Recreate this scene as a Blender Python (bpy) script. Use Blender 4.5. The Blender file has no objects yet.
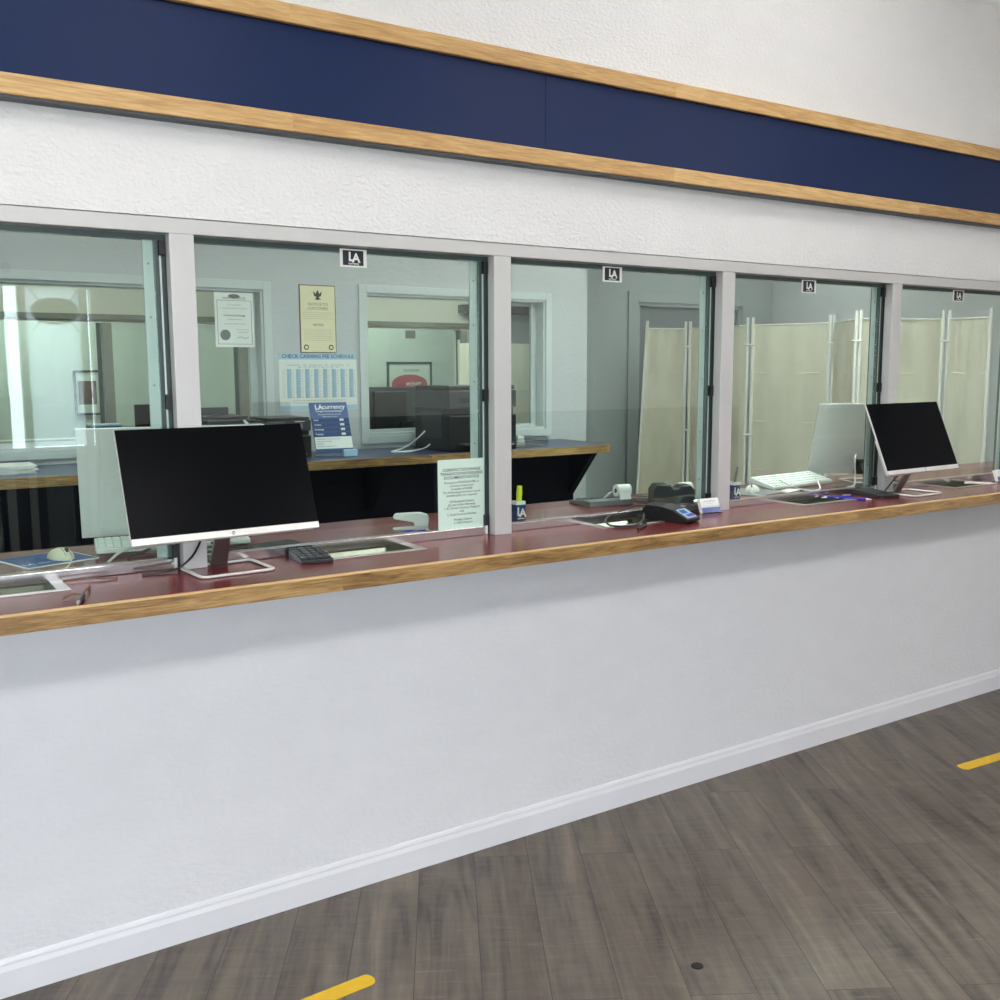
import bpy, bmesh, math, random
from mathutils import Vector, Matrix, Euler
random.seed(7)
PI = math.pi
SC = bpy.context.scene
COL = SC.collection

# ------------------------------------------------------------------ helpers
class MB:
    def __init__(s): s.bm = bmesh.new(); s.smooth = False
    def box(s, x0, x1, y0, y1, z0, z1, bev=0, mat=None, seg=2):
        b = bmesh.new()
        r = bmesh.ops.create_cube(b, size=1)
        for v in b.verts:
            v.co = Vector(((x0+x1)/2+v.co.x*(x1-x0), (y0+y1)/2+v.co.y*(y1-y0), (z0+z1)/2+v.co.z*(z1-z0)))
        if bev > 0:
            bmesh.ops.bevel(b, geom=list(b.edges), offset=bev, segments=seg, affect='EDGES', profile=.5)
        return s._add(b, mat)
    def _add(s, b, mat=None):
        if mat is not None: b.transform(mat)
        m = bpy.data.meshes.new('t'); b.to_mesh(m); b.free()
        s.bm.from_mesh(m); bpy.data.meshes.remove(m)
        return s
    def prism(s, poly, axis, a, b_, bev=0, mat=None):
        b = bmesh.new()
        def P(p, t):
            if axis == 'x': return Vector((t, p[0], p[1]))
            if axis == 'y': return Vector((p[0], t, p[1]))
            return Vector((p[0], p[1], t))
        v0 = [b.verts.new(P(p, a)) for p in poly]; v1 = [b.verts.new(P(p, b_)) for p in poly]
        b.faces.new(v0); b.faces.new(v1[::-1])
        n = len(poly)
        for i in range(n): b.faces.new((v0[i], v1[i], v1[(i+1) % n], v0[(i+1) % n]))
        bmesh.ops.recalc_face_normals(b, faces=b.faces)
        if bev > 0: bmesh.ops.bevel(b, geom=list(b.edges), offset=bev, segments=2, affect='EDGES', profile=.5)
        return s._add(b, mat)
    def cyl(s, p0, p1, r0, r1=None, seg=20, mat=None):
        p0 = Vector(p0); p1 = Vector(p1); d = p1-p0
        b = bmesh.new()
        bmesh.ops.create_cone(b, cap_ends=True, segments=seg, radius1=r0, radius2=r0 if r1 is None else r1, depth=d.length)
        q = Vector((0, 0, 1)).rotation_difference(d.normalized())
        b.transform(Matrix.Translation((p0+p1)/2) @ q.to_matrix().to_4x4())
        return s._add(b, mat)
    def tube(s, pts, r, seg=8, closed=False, flat=None, smoothn=0, mat=None):
        P = [Vector(p) for p in pts]
        for _ in range(smoothn):
            Q = []; n = len(P)
            rng = range(n) if closed else range(n-1)
            if not closed: Q.append(P[0])
            for i in rng:
                a, c = P[i], P[(i+1) % n]; Q += [a*.75+c*.25, a*.25+c*.75]
            if not closed: Q.append(P[-1])
            P = Q
        b = bmesh.new(); n = len(P); rings = []
        for i in range(n):
            if closed: t = (P[(i+1) % n]-P[i-1]).normalized()
            else: t = (P[min(i+1, n-1)]-P[max(i-1, 0)]).normalized()
            up = Vector((0, 0, 1)) if abs(t.z) < .95 else Vector((0, 1, 0))
            sx = t.cross(up).normalized(); sy = sx.cross(t).normalized()
            rx, ry = (r, r) if flat is None else flat
            rings.append([b.verts.new(P[i]+sx*rx*math.cos(2*PI*k/seg)+sy*ry*math.sin(2*PI*k/seg)) for k in range(seg)])
        for i in range(n if closed else n-1):
            A, B = rings[i], rings[(i+1) % n]
            for k in range(seg): b.faces.new((A[k], A[(k+1) % seg], B[(k+1) % seg], B[k]))
        if not closed: b.faces.new(rings[0][::-1]); b.faces.new(rings[-1])
        bmesh.ops.recalc_face_normals(b, faces=b.faces)
        s.smooth = True
        return s._add(b, mat)
    def ball(s, c, r, sc=(1, 1, 1), mat=None):
        b = bmesh.new(); bmesh.ops.create_uvsphere(b, u_segments=20, v_segments=12, radius=r)
        b.transform(Matrix.Translation(c) @ Matrix.Diagonal((*sc, 1)))
        s.smooth = True
        return s._add(b, mat)
    def text(s, body, size, x, z, y=0, align='CENTER', bold=0, wscale=1, mat=None, rz=0, line=1.0):
        cu = bpy.data.curves.new('t', 'FONT'); cu.body = body; cu.size = size; cu.align_x = align; cu.offset = bold*size
        cu.resolution_u = 2; cu.space_line = line
        o = bpy.data.objects.new('t', cu); COL.objects.link(o)
        dg = bpy.context.evaluated_depsgraph_get()
        me = bpy.data.meshes.new_from_object(o.evaluated_get(dg))
        bpy.data.objects.remove(o); bpy.data.curves.remove(cu)
        b = bmesh.new(); b.from_mesh(me); bpy.data.meshes.remove(me)
        for v in b.verts: v.co = Vector((x+v.co.x*wscale, y, z+v.co.y))
        return s._add(b, mat)
    def build(s, name, mat, parent=None, loc=None, rot=None, smooth=None):
        me = bpy.data.meshes.new(name); 
        s.bm.normal_update(); s.bm.to_mesh(me); s.bm.free()
        me.materials.append(mat)
        if smooth or (smooth is None and s.smooth):
            me.polygons.foreach_set('use_smooth', [True]*len(me.polygons))
            try: me.set_sharp_from_angle(angle=math.radians(40))
            except Exception: pass
        o = bpy.data.objects.new(name, me); COL.objects.link(o)
        if parent: o.parent = parent
        if loc: o.location = loc
        if rot: o.rotation_euler = rot
        return o

def box(name, mat, parent, x0, x1, y0, y1, z0, z1, bev=0):
    return MB().box(x0, x1, y0, y1, z0, z1, bev).build(name, mat, parent)
def tag(o, label=None, cat=None, group=None, kind=None):
    if label: o['label'] = label
    if cat: o['category'] = cat
    if group: o['group'] = group
    if kind: o['kind'] = kind
    return o
def empty(name, loc, label=None, cat=None, group=None, rz=0, kind=None):
    o = bpy.data.objects.new(name, None); COL.objects.link(o); o.location = loc; o.rotation_euler = (0, 0, rz)
    o.empty_display_size = .05
    return tag(o, label, cat, group, kind)
def copy_tree(o, parent=None):
    c = o.copy(); COL.objects.link(c); c.parent = parent
    for ch in list(o.children): copy_tree(ch, c)
    return c
def struct(o, label): return tag(o, label=label, kind='structure')
def X(v): return Matrix.Translation(v)

# ------------------------------------------------------------------ materials
def lin(c):
    return tuple((x/12.92 if x <= .04045 else ((x+.055)/1.055)**2.4) for x in [v/255 for v in c])+(1,)
class N:
    def __init__(s, name):
        s.m = bpy.data.materials.new(name); s.m.use_nodes = True
        s.t = s.m.node_tree; s.t.nodes.clear()
        s.out = s.t.nodes.new('ShaderNodeOutputMaterial')
    def n(s, typ, **k):
        d = s.t.nodes.new(typ)
        for a, v in k.items():
            if a.startswith('i_'): d.inputs[a[2:].replace('_', ' ')].default_value = v
            else: setattr(d, a, v)
        return d
    def l(s, a, b): s.t.links.new(a, b)
    def pr(s, color, rough=.5, metal=0, spec=.5, **k):
        p = s.n('ShaderNodeBsdfPrincipled')
        p.inputs['Base Color'].default_value = color; p.inputs['Roughness'].default_value = rough
        p.inputs['Metallic'].default_value = metal; p.inputs['Specular IOR Level'].default_value = spec
        for a, v in k.items(): p.inputs[a.replace('_', ' ')].default_value = v
        s.l(p.outputs[0], s.out.inputs[0]); s.p = p; return p
    def coord(s, scale=(1, 1, 1), rot=(0, 0, 0)):
        c = s.n('ShaderNodeTexCoord'); m = s.n('ShaderNodeMapping')
        m.inputs['Scale'].default_value = scale; m.inputs['Rotation'].default_value = rot
        s.l(c.outputs['Object'], m.inputs['Vector']); return m.outputs[0]
    def noise(s, vec, scale, detail=3, rough=.5, dist=0):
        d = s.n('ShaderNodeTexNoise'); d.inputs['Scale'].default_value = scale; d.inputs['Detail'].default_value = detail
        d.inputs['Roughness'].default_value = rough; d.inputs['Distortion'].default_value = dist
        if vec is not None: s.l(vec, d.inputs['Vector'])
        return d.outputs['Fac']
    def ramp(s, fac, stops):
        r = s.n('ShaderNodeValToRGB'); e = r.color_ramp.elements
        while len(e) < len(stops): e.new(.5)
        for i, (p, c) in enumerate(stops): e[i].position = p; e[i].color = c
        s.l(fac, r.inputs[0]); return r.outputs[0]
    def bump(s, h, strength=.3, dist=.002):
        b = s.n('ShaderNodeBump'); b.inputs['Strength'].default_value = strength; b.inputs['Distance'].default_value = dist
        s.l(h, b.inputs['Height']); s.l(b.outputs[0], s.p.inputs['Normal'])
    def mix(s, a, b, fac, mode='MIX'):
        m = s.n('ShaderNodeMix', data_type='RGBA', blend_type=mode)
        for v, i in ((fac, 0), (a, 6), (b, 7)):
            if hasattr(v, 'links'): s.l(v, m.inputs[i])
            else: m.inputs[i].default_value = v
        return m.outputs[2]
    def math(s, op, a, b=0):
        m = s.n('ShaderNodeMath', operation=op)
        for i, v in enumerate((a, b)):
            if hasattr(v, 'links'): s.l(v, m.inputs[i])
            else: m.inputs[i].default_value = v
        return m.outputs[0]
def plain(name, c, rough=.5, metal=0, spec=.5, var=.06, scale=30, bump=0):
    k = N(name); p = k.pr(lin(c), rough, metal, spec)
    v = k.coord(); f = k.noise(v, scale, 3)
    a = tuple(x*(1-var) for x in lin(c)[:3])+(1,); b = tuple(min(1, x*(1+var)) for x in lin(c)[:3])+(1,)
    k.l(k.ramp(f, [(.3, a), (.7, b)]), p.inputs['Base Color'])
    if bump: k.bump(f, bump, .001)
    return k.m
def wall_mat(name, c, bs=.35, rough=.55, scale=42, spec=.35):
    k = N(name); p = k.pr(lin(c), rough, 0, spec)
    v = k.coord((.75, .75, 1.25))
    f = k.noise(v, scale, 2, .5, .4); g = k.noise(v, 9, 2)
    h = k.ramp(f, [(.38, (0, 0, 0, 1)), (.62, (1, 1, 1, 1))])
    a = tuple(x*.975 for x in lin(c)[:3])+(1,)
    k.l(k.ramp(g, [(.35, a), (.65, lin(c))]), p.inputs['Base Color'])
    k.bump(f, bs, .009)
    return k.m
def oak_mat(name, c0, c1, c2, rough=.4):
    k = N(name); p = k.pr(lin(c1), rough)
    tc = k.n('ShaderNodeTexCoord'); sp = k.n('ShaderNodeSeparateXYZ'); k.l(tc.outputs['Object'], sp.inputs[0])
    fl = k.math('FLOOR', k.math('MULTIPLY', k.math('ADD', sp.outputs['X'], .33), .72))
    wn = k.n('ShaderNodeTexWhiteNoise', noise_dimensions='1D'); k.l(fl, wn.inputs['W'])
    def vec(sx, so):
        c = k.n('ShaderNodeCombineXYZ')
        k.l(k.math('ADD', k.math('MULTIPLY', sp.outputs['X'], sx), k.math('MULTIPLY', wn.outputs['Value'], 40)), c.inputs[0])
        k.l(k.math('MULTIPLY', sp.outputs['Y'], so), c.inputs[1]); k.l(k.math('MULTIPLY', sp.outputs['Z'], so), c.inputs[2]); return c.outputs[0]
    f = k.noise(vec(4, 40), 1.0, 4, .6, 1.6)
    g = k.noise(vec(14, 260), 1.0, 3, .6, .3)
    h = k.noise(vec(1.2, 6), 1.0, 2, .5, .5)
    s_ = k.math('ADD', k.math('MULTIPLY', f, .4), k.math('ADD', k.math('MULTIPLY', g, .35), k.math('MULTIPLY', h, .25)))
    s2 = k.math('ADD', s_, k.math('MULTIPLY', k.math('SUBTRACT', wn.outputs['Value'], .5), .07))
    k.l(k.ramp(s2, [(.38, lin(c0)), (.5, lin(c1)), (.62, lin(c2))]), p.inputs['Base Color'])
    k.bump(s_, .12, .001)
    return k.m
def emit(name, c, st):
    k = N(name); e = k.n('ShaderNodeEmission'); e.inputs[0].default_value = c; e.inputs[1].default_value = st
    k.l(e.outputs[0], k.out.inputs[0]); return k.m
def glass_mat(name, tint, refl=1.0):
    k = N(name)
    tr = k.n('ShaderNodeBsdfTransparent'); tr.inputs[0].default_value = (*tint, 1)
    gl = k.n('ShaderNodeBsdfGlossy'); gl.inputs['Roughness'].default_value = 0.0; gl.inputs[0].default_value = (.96, 1, .98, 1)
    ge = k.n('ShaderNodeNewGeometry'); fr = k.n('ShaderNodeFresnel')
    io = k.n('ShaderNodeMapRange'); io.inputs['To Min'].default_value = 1.52; io.inputs['To Max'].default_value = 1/1.52
    k.l(ge.outputs['Backfacing'], io.inputs['Value']); k.l(io.outputs[0], fr.inputs['IOR'])
    mx = k.n('ShaderNodeMixShader'); k.l(k.math('MULTIPLY', fr.outputs[0], refl), mx.inputs[0])
    k.l(tr.outputs[0], mx.inputs[1]); k.l(gl.outputs[0], mx.inputs[2]); k.l(mx.outputs[0], k.out.inputs[0])
    return k.m
def floor_mat(name, ang):
    k = N(name); p = k.pr((.1, .1, .1, 1), .42, 0, .4)
    tc = k.n('ShaderNodeTexCoord')
    def dot(v):
        d = k.n('ShaderNodeVectorMath', operation='DOT_PRODUCT'); d.inputs[1].default_value = v
        k.l(tc.outputs['Object'], d.inputs[0]); return d.outputs['Value']
    u = dot((math.sin(ang), math.cos(ang), 0)); w = dot((math.cos(ang), -math.sin(ang), 0))
    def vec(su, sw, ou=0):
        c = k.n('ShaderNodeCombineXYZ'); k.l(k.math('ADD', k.math('MULTIPLY', u, su), ou), c.inputs[0]); k.l(k.math('MULTIPLY', w, sw), c.inputs[1]); return c.outputs[0]
    br = k.n('ShaderNodeTexBrick'); k.l(vec(1, 1), br.inputs['Vector'])
    br.offset = .37; br.inputs['Scale'].default_value = 1; br.inputs['Brick Width'].default_value = 1.22; br.inputs['Row Height'].default_value = .178
    br.inputs['Mortar Size'].default_value = .0012; br.inputs['Mortar Smooth'].default_value = .3; br.inputs['Bias'].default_value = 0
    br.inputs['Color1'].default_value = (0, 0, 0, 1); br.inputs['Color2'].default_value = (1, 1, 1, 1); br.inputs['Mortar'].default_value = (.5, .5, .5, 1)
    tone = br.outputs['Color']
    off = k.math('MULTIPLY', tone, 37)
    def vec2(su, sw):
        c = k.n('ShaderNodeCombineXYZ'); k.l(k.math('MULTIPLY', u, su), c.inputs[0]); k.l(k.math('MULTIPLY', w, sw), c.inputs[1]); k.l(off, c.inputs[2]); return c.outputs[0]
    a = k.noise(vec2(.9, 8), 1.3, 4, .5, 1.8)
    b = k.noise(vec2(2.6, 36), 1.5, 4, .6, .8)
    c_ = k.noise(vec2(26, 5), 1.6, 2, .5, .3)
    s_ = k.math('ADD', k.math('MULTIPLY', a, .62), k.math('ADD', k.math('MULTIPLY', b, .22), k.math('MULTIPLY', c_, .16)))
    s_ = k.math('ADD', s_, k.math('MULTIPLY', k.math('SUBTRACT', tone, .5), .07))
    base = k.ramp(s_, [(.33, lin((70, 64, 59))), (.45, lin((99, 91, 84))), (.57, lin((114, 106, 96))), (.72, lin((136, 127, 112)))])
    hue = k.noise(vec(.35, 5), 1.0, 2)
    base = k.mix(base, lin((160, 140, 112)), k.math('MULTIPLY', k.ramp(hue, [(.45, (0, 0, 0, 1)), (.75, (1, 1, 1, 1))]), .30), 'MULTIPLY')
    saw = k.ramp(k.noise(vec2(120, 9), 1.0, 3, .6), [(.60, (0, 0, 0, 1)), (.74, (1, 1, 1, 1))])
    base = k.mix(base, lin((176, 166, 150)), k.math('MULTIPLY', saw, .16))
    base = k.mix(base, lin((40, 36, 34)), k.math('MULTIPLY', br.outputs['Fac'], .75))
    k.l(base, p.inputs['Base Color'])
    k.l(k.math('ADD', k.math('MULTIPLY', s_, .3), .36), p.inputs['Roughness'])
    k.bump(s_, .15, .001)
    return k.m

M = {}
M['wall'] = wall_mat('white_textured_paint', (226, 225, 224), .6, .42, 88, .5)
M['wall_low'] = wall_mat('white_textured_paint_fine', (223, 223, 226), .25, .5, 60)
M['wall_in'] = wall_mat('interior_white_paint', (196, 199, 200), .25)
M['wall_far'] = plain('far_room_paint', (220, 222, 216), .7, var=.02, scale=3)
M['cream'] = plain('cream_paint', (232, 227, 212), .7, var=.02, scale=3)
M['grey_wall'] = wall_mat('grey_painted_wall', (168, 174, 174), .15)
M['door_grey'] = plain('grey_door_paint', (120, 124, 126), .5, var=.02, scale=2)
M['base'] = plain('white_gloss_trim', (226, 226, 230), .35, var=.02, scale=6)
M['casing'] = plain('white_casing', (205, 212, 210), .4, var=.02, scale=6)
M['ceil'] = plain('ceiling_white', (225, 225, 222), .8, var=.02)
M['oak'] = oak_mat('golden_oak', (172, 130, 76), (197, 156, 98), (216, 180, 124))
M['oak_edge'] = oak_mat('oak_counter_edge', (84, 60, 34), (146, 112, 68), (184, 150, 100))
M['oak_lip'] = plain('pale_oak_lip', (216, 178, 122), .4, var=.08, scale=20)
M['blue'] = plain('royal_blue_laminate', (12, 34, 76), .35, spec=.2, var=.03, scale=4)
M['navy_top'] = plain('navy_laminate_top', (52, 66, 104), .3, var=.04, scale=8)
M['navy'] = plain('dark_navy_panel', (8, 11, 24), .5, spec=.15, var=.05, scale=4)
M['red'] = plain('maroon_laminate', (112, 38, 42), .22, spec=.55, var=.04, scale=60)
M['alu'] = plain('satin_aluminium_paint', (194, 193, 191), .4, .15, var=.02, scale=3)
M['alu_rail'] = plain('polished_aluminium', (205, 200, 200), .16, .95, var=.02, scale=3)
M['steel'] = plain('stainless_steel', (188, 186, 182), .28, .9, var=.04, scale=25)
M['tray_steel'] = plain('reflection_toned_steel', (122, 124, 112), .22, .9, var=.06, scale=20)  # dark olive reflection inside the scoops, put into the steel colour
M['far_frame'] = plain('taupe_frame', (150, 146, 138), .5)
M['card_violet'] = plain('card_violet', (104, 116, 178), .6)
M['mint_paper'] = plain('mint_paper', (198, 220, 206), .8, var=.01)
M['strip'] = plain('clear_edge_strip', (196, 204, 202), .35, .2, var=.02)
M['gasket'] = plain('dark_green_gasket', (58, 76, 72), .35, var=.05)
M['black'] = plain('black_plastic', (22, 22, 24), .4, var=.08, scale=60)
M['black_soft'] = plain('soft_black_plastic', (34, 31, 30), .55, var=.12, scale=80)
M['dgrey'] = plain('dark_grey_plastic', (56, 58, 62), .45, var=.06, scale=60)
M['mgrey'] = plain('mid_grey_plastic', (118, 122, 122), .5, var=.05)
M['screen'] = plain('black_screen', (9, 10, 13), .25, spec=.04, var=.02)
M['silver'] = plain('silver_plastic', (222, 220, 216), .32, .25, var=.02)
M['stemgrey'] = plain('brushed_grey_metal', (140, 138, 136), .3, .8, var=.03)
M['white'] = plain('white_plastic', (232, 232, 228), .35, var=.02)
M['cream_pl'] = plain('cream_plastic', (232, 228, 200), .4, var=.02)
M['paper'] = plain('white_paper', (236, 238, 232), .8, var=.015, scale=5)
M['paper_y'] = plain('yellowish_paper', (238, 228, 190), .8, var=.02, scale=5)
M['paper_g'] = plain('pale_paper', (240, 244, 238), .8, var=.01, scale=5)
M['ink'] = plain('black_ink', (25, 25, 28), .7)
M['ink_grey'] = plain('grey_ink', (110, 108, 100), .7)
M['ink_lgrey'] = plain('light_grey_ink', (165, 163, 150), .7)
M['ink_blue'] = plain('blue_ink', (40, 88, 150), .6)
M['ink_lblue'] = plain('light_blue_ink', (166, 196, 214), .6)
M['ink_sky'] = plain('sky_blue_ink', (176, 208, 226), .6)
M['ink_brown'] = plain('brown_ink', (112, 76, 60), .6)
M['ink_red'] = plain('red_ink', (196, 70, 84), .6)
M['ink_navy'] = plain('navy_ink', (20, 25, 42), .5)
M['dec_blue'] = plain('brochure_blue', (38, 82, 142), .5)
M['dec_dblue'] = plain('brochure_dark_blue', (30, 58, 108), .5)
M['yellow'] = plain('yellow_tape', (226, 184, 24), .5, var=.06, scale=40)
M['hl'] = plain('fluorescent_yellow', (222, 236, 40), .4)
M['pen_blue'] = plain('pen_blue', (48, 44, 170), .35)
M['pad'] = plain('mouse_pad_blue', (50, 84, 132), .7)
M['fabric'] = None
k = N('beige_fabric'); p = k.pr(lin((226, 220, 198)), .85, 0, .1)
w = k.n('ShaderNodeTexNoise'); k.l(k.coord((1, 1, .35)), w.inputs['Vector']); w.inputs['Scale'].default_value = 9; w.inputs['Detail'].default_value = 4
k.l(k.ramp(w.outputs['Fac'], [(.3, lin((232, 227, 208))), (.7, lin((246, 241, 224)))]), p.inputs['Base Color']); k.bump(w.outputs['Fac'], .35, .01)
M['fabric'] = k.m
M['pole'] = plain('white_pole', (224, 222, 212), .4, var=.02)
M['glass'] = glass_mat('green_tinted_glass', (.905, .962, .938))
M['glass_far'] = glass_mat('pale_green_glass', (.935, .985, .965), .6)
M['clear'] = glass_mat('clear_acrylic', (.93, .95, .96), .8)
M['store_glass'] = glass_mat('storefront_glass', (.97, .98, .98), .5)
k = N('white_window_film'); tl = k.n('ShaderNodeBsdfTranslucent'); tl.inputs[0].default_value = lin((246, 250, 252)); k.p = None
df = k.n('ShaderNodeBsdfDiffuse'); df.inputs[0].default_value = lin((222, 230, 236)); mxs = k.n('ShaderNodeMixShader'); mxs.inputs[0].default_value = .15
k.l(tl.outputs[0], mxs.inputs[1]); k.l(df.outputs[0], mxs.inputs[2]); k.l(mxs.outputs[0], k.out.inputs[0]); M['film'] = k.m
M['film_grey'] = plain('grey_window_decal', (60, 58, 58), .8)
M['gum'] = plain('dark_gum', (20, 20, 20), .6)
M['floor'] = floor_mat('grey_brown_vinyl_plank', math.radians(29.8))
M['carpet'] = plain('grey_floor', (70, 72, 78), .8, var=.1, scale=20)
M['side'] = plain('pavement_concrete', (170, 168, 162), .9, var=.08, scale=4)
M['lobby_lamp'] = emit('lobby_lamp', (1, .975, .945, 1), 8.6)
M['lobby_lamp_far'] = emit('lobby_lamp_far', (1, .985, .97, 1), 22)
M['office_lamp'] = emit('office_lamp', (.97, 1, .97, 1), 9)
M['office_lamp_dim'] = emit('office_lamp_dim', (.97, 1, .97, 1), 7.0)
M['office_lamp_right'] = emit('office_lamp_right', (.97, 1, .97, 1), 27)
M['far_lamp'] = emit('far_lamp', (1, 1, .95, 1), 17)

# ------------------------------------------------------------------ dimensions
XL, XR = -4.0, 8.2         # lobby extents
ZC = 3.7                   # lobby ceiling
ZT = 1.062                 # counter top
PITCH = 1.008; MX = .7595  # mullion spacing, centre of the first visible one
BW = 2.3                   # office back wall face
YR = 3.4                   # recess wall face
YF = 5.3                   # far partition
# ------------------------------------------------------------------ lobby shell
struct(box('floor', M['floor'], None, XL, XR, -5, 0, -.1, 0), 'dark grey brown wood-look plank floor of the lobby')
struct(box('ceiling', M['ceil'], None, XL, XR, -5.1, .12, ZC, ZC+.1), 'white lobby ceiling above the frame')
struct(box('wall_front', M['wall_low'], None, XL, XR, 0, .12, 0, 1.012), 'white textured knee wall below the red counter')
struct(box('wall_upper', M['wall'], None, XL, XR, 0, .12, 1.998, ZC), 'white textured wall above the teller windows')
struct(box('wall_left', M['wall'], None, XL-.12, XL, -5, .12, 0, ZC), 'white lobby wall left of the frame')
struct(box('wall_right', M['wall'], None, XR, XR+.12, -5, .12, 0, ZC), 'white lobby wall right of the frame')
b = MB()
b.prism([(0, 0), (-.011, 0), (-.011, .07), (-.007, .083), (-.007, .09), (-.004, .098), (0, .101)], 'x', XL, XR)
struct(b.build('baseboard_front', M['base']), 'white moulded baseboard along the knee wall')
# opposite wall with storefront (seen only mirrored in the teller glass)
SX0, SX1 = -3.6, 1.52
b = MB(); b.box(XL, SX0, -5.12, -5, 0, ZC); b.box(SX1, XR, -5.12, -5, 1.2, ZC); b.box(SX0, SX1, -5.12, -5, 2.25, ZC); b.box(SX0, SX1, -5.12, -5, 0, .25)
struct(b.build('wall_storefront', M['wall']), 'white storefront wall behind the photographer')
struct(box('wall_wainscot', M['black_soft'], None, SX1, XR, -5.12, -4.98, 0, 1.2), 'dark lower half of the wall behind the photographer')
sf = empty('window_9', (0, -5.06, 0), kind='structure'); sf['label'] = 'aluminium storefront window behind the photographer'
b = MB()
b.box(.78, .945, -.04, .04, .25, 2.25)
for x in (-3.6, -2.4, -1.2, -.05, .86, 1.06, 1.47): b.box(x-.025 if x != .86 else x-.02, x+.025, -.04, .04, .25, 2.25)
for z in (.25, 1.0, 2.2): b.box(SX0, SX1, -.04, .04, z, z+.05)
b.build('storefront_frame', M['alu'], sf)
box('glass_pane', M['store_glass'], sf, SX0, SX1, -.004, .004, .26, 2.25)
MB().box(SX0, 1.15, -.02, .02, .3, 1.0).box(1.33, SX1, -.02, .02, .3, 1.0).build('kick_panel', M['dgrey'], sf)
MB().box(1.155, 1.325, -.015, .015, .3, 1.0).build('kick_panel', M['mgrey'], sf)
fl = box('window_film', M['film'], sf, 1.085, 1.445, .006, .01, 1.06, 2.2)
b = MB(); b.ball((1.28, .014, 2.03), .165, (1, .01, .6))
for s1 in (-1, 1):
    for s2 in (-1, 1): b.tube([(1.28+s1*.1, .014, 2.03+s2*.07), (1.28+s1*.16, .014, 2.03+s2*.15)], .006)
b.build('oval_decal', M['film_grey'], fl)
b = MB(); b.text('Currency Exchange', .13, 1.0, 2.29, .075, 'RIGHT', .03)
b.build('lettering', M['film_grey'], sf)
struct(box('pavement', M['side'], None, -14, 14, -16, -5.13, -.15, -.05), 'pale pavement outside the storefront')

def ceiling_light(x, y, z, w, d, mat, label, group):
    r = empty('ceiling_light', (x, y, z), label, 'light', group)
    b = MB()
    for (a0, a1, b0, b1) in ((-w/2-.03, w/2+.03, -d/2-.03, -d/2), (-w/2-.03, w/2+.03, d/2, d/2+.03), (-w/2-.03, -w/2, -d/2, d/2), (w/2, w/2+.03, -d/2, d/2)):
        b.box(a0, a1, b0, b1, -.05, 0)
    b.build('frame', M['base'], r)
    b = MB(); b.box(-w/2, w/2, -d/2, d/2, -.035, -.001); b.build('diffuser', mat, r)
    return r
for x, y in ((-2.2, -1.5), (.3, -1.5), (2.9, -1.0)):
    ceiling_light(x, y, ZC, 1.2, .6, M['lobby_lamp'], 'recessed white ceiling light panel over the lobby, out of frame', 'lobby ceiling lights')
for x, y in ((-1.2, -3.9), (1.6, -3.9), (4.2, -4.1), (6.5, -4.2)):
    ceiling_light(x, y, ZC, 1.2, .6, M['lobby_lamp_far'], 'recessed white ceiling light panel over the lobby, out of frame', 'lobby ceiling lights')

# ------------------------------------------------------------------ blue band with oak trims
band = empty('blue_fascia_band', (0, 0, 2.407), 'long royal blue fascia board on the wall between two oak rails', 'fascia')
MB().box(XL+.03, 1.912, -.026, -.002, -.115, .115).build('fascia_board', M['blue'], band)
MB().box(1.9135, XR-.03, -.026, -.002, -.115, .115).build('fascia_board', M['blue'], band)
MB().box(XL+.03, XR-.03, -.03, -.002, .1155, .1158).build('shadow_line', M['ink'], band)  # black sliver painting in the shadow cast below the top rail
o = MB().box(XL+.02, XR-.02, -.045, -.001, 2.523, 2.573, .003).build('oak_rail', M['oak'])
tag(o, 'golden oak rail along the top edge of the blue fascia', 'rail', 'oak rails')
b = MB().box(XL+.02, XR-.02, -.045, -.001, 2.242, 2.291, .003)
o = b.build('oak_rail', M['oak']); tag(o, 'golden oak rail along the bottom edge of the blue fascia', 'rail', 'oak rails')
MB().box(XL+.02, XR-.02, -.041, -.001, 2.2345, 2.2418).build('underside_shade', M['dgrey'], o)  # dark strip added for the shade under the bottom rail

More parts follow.
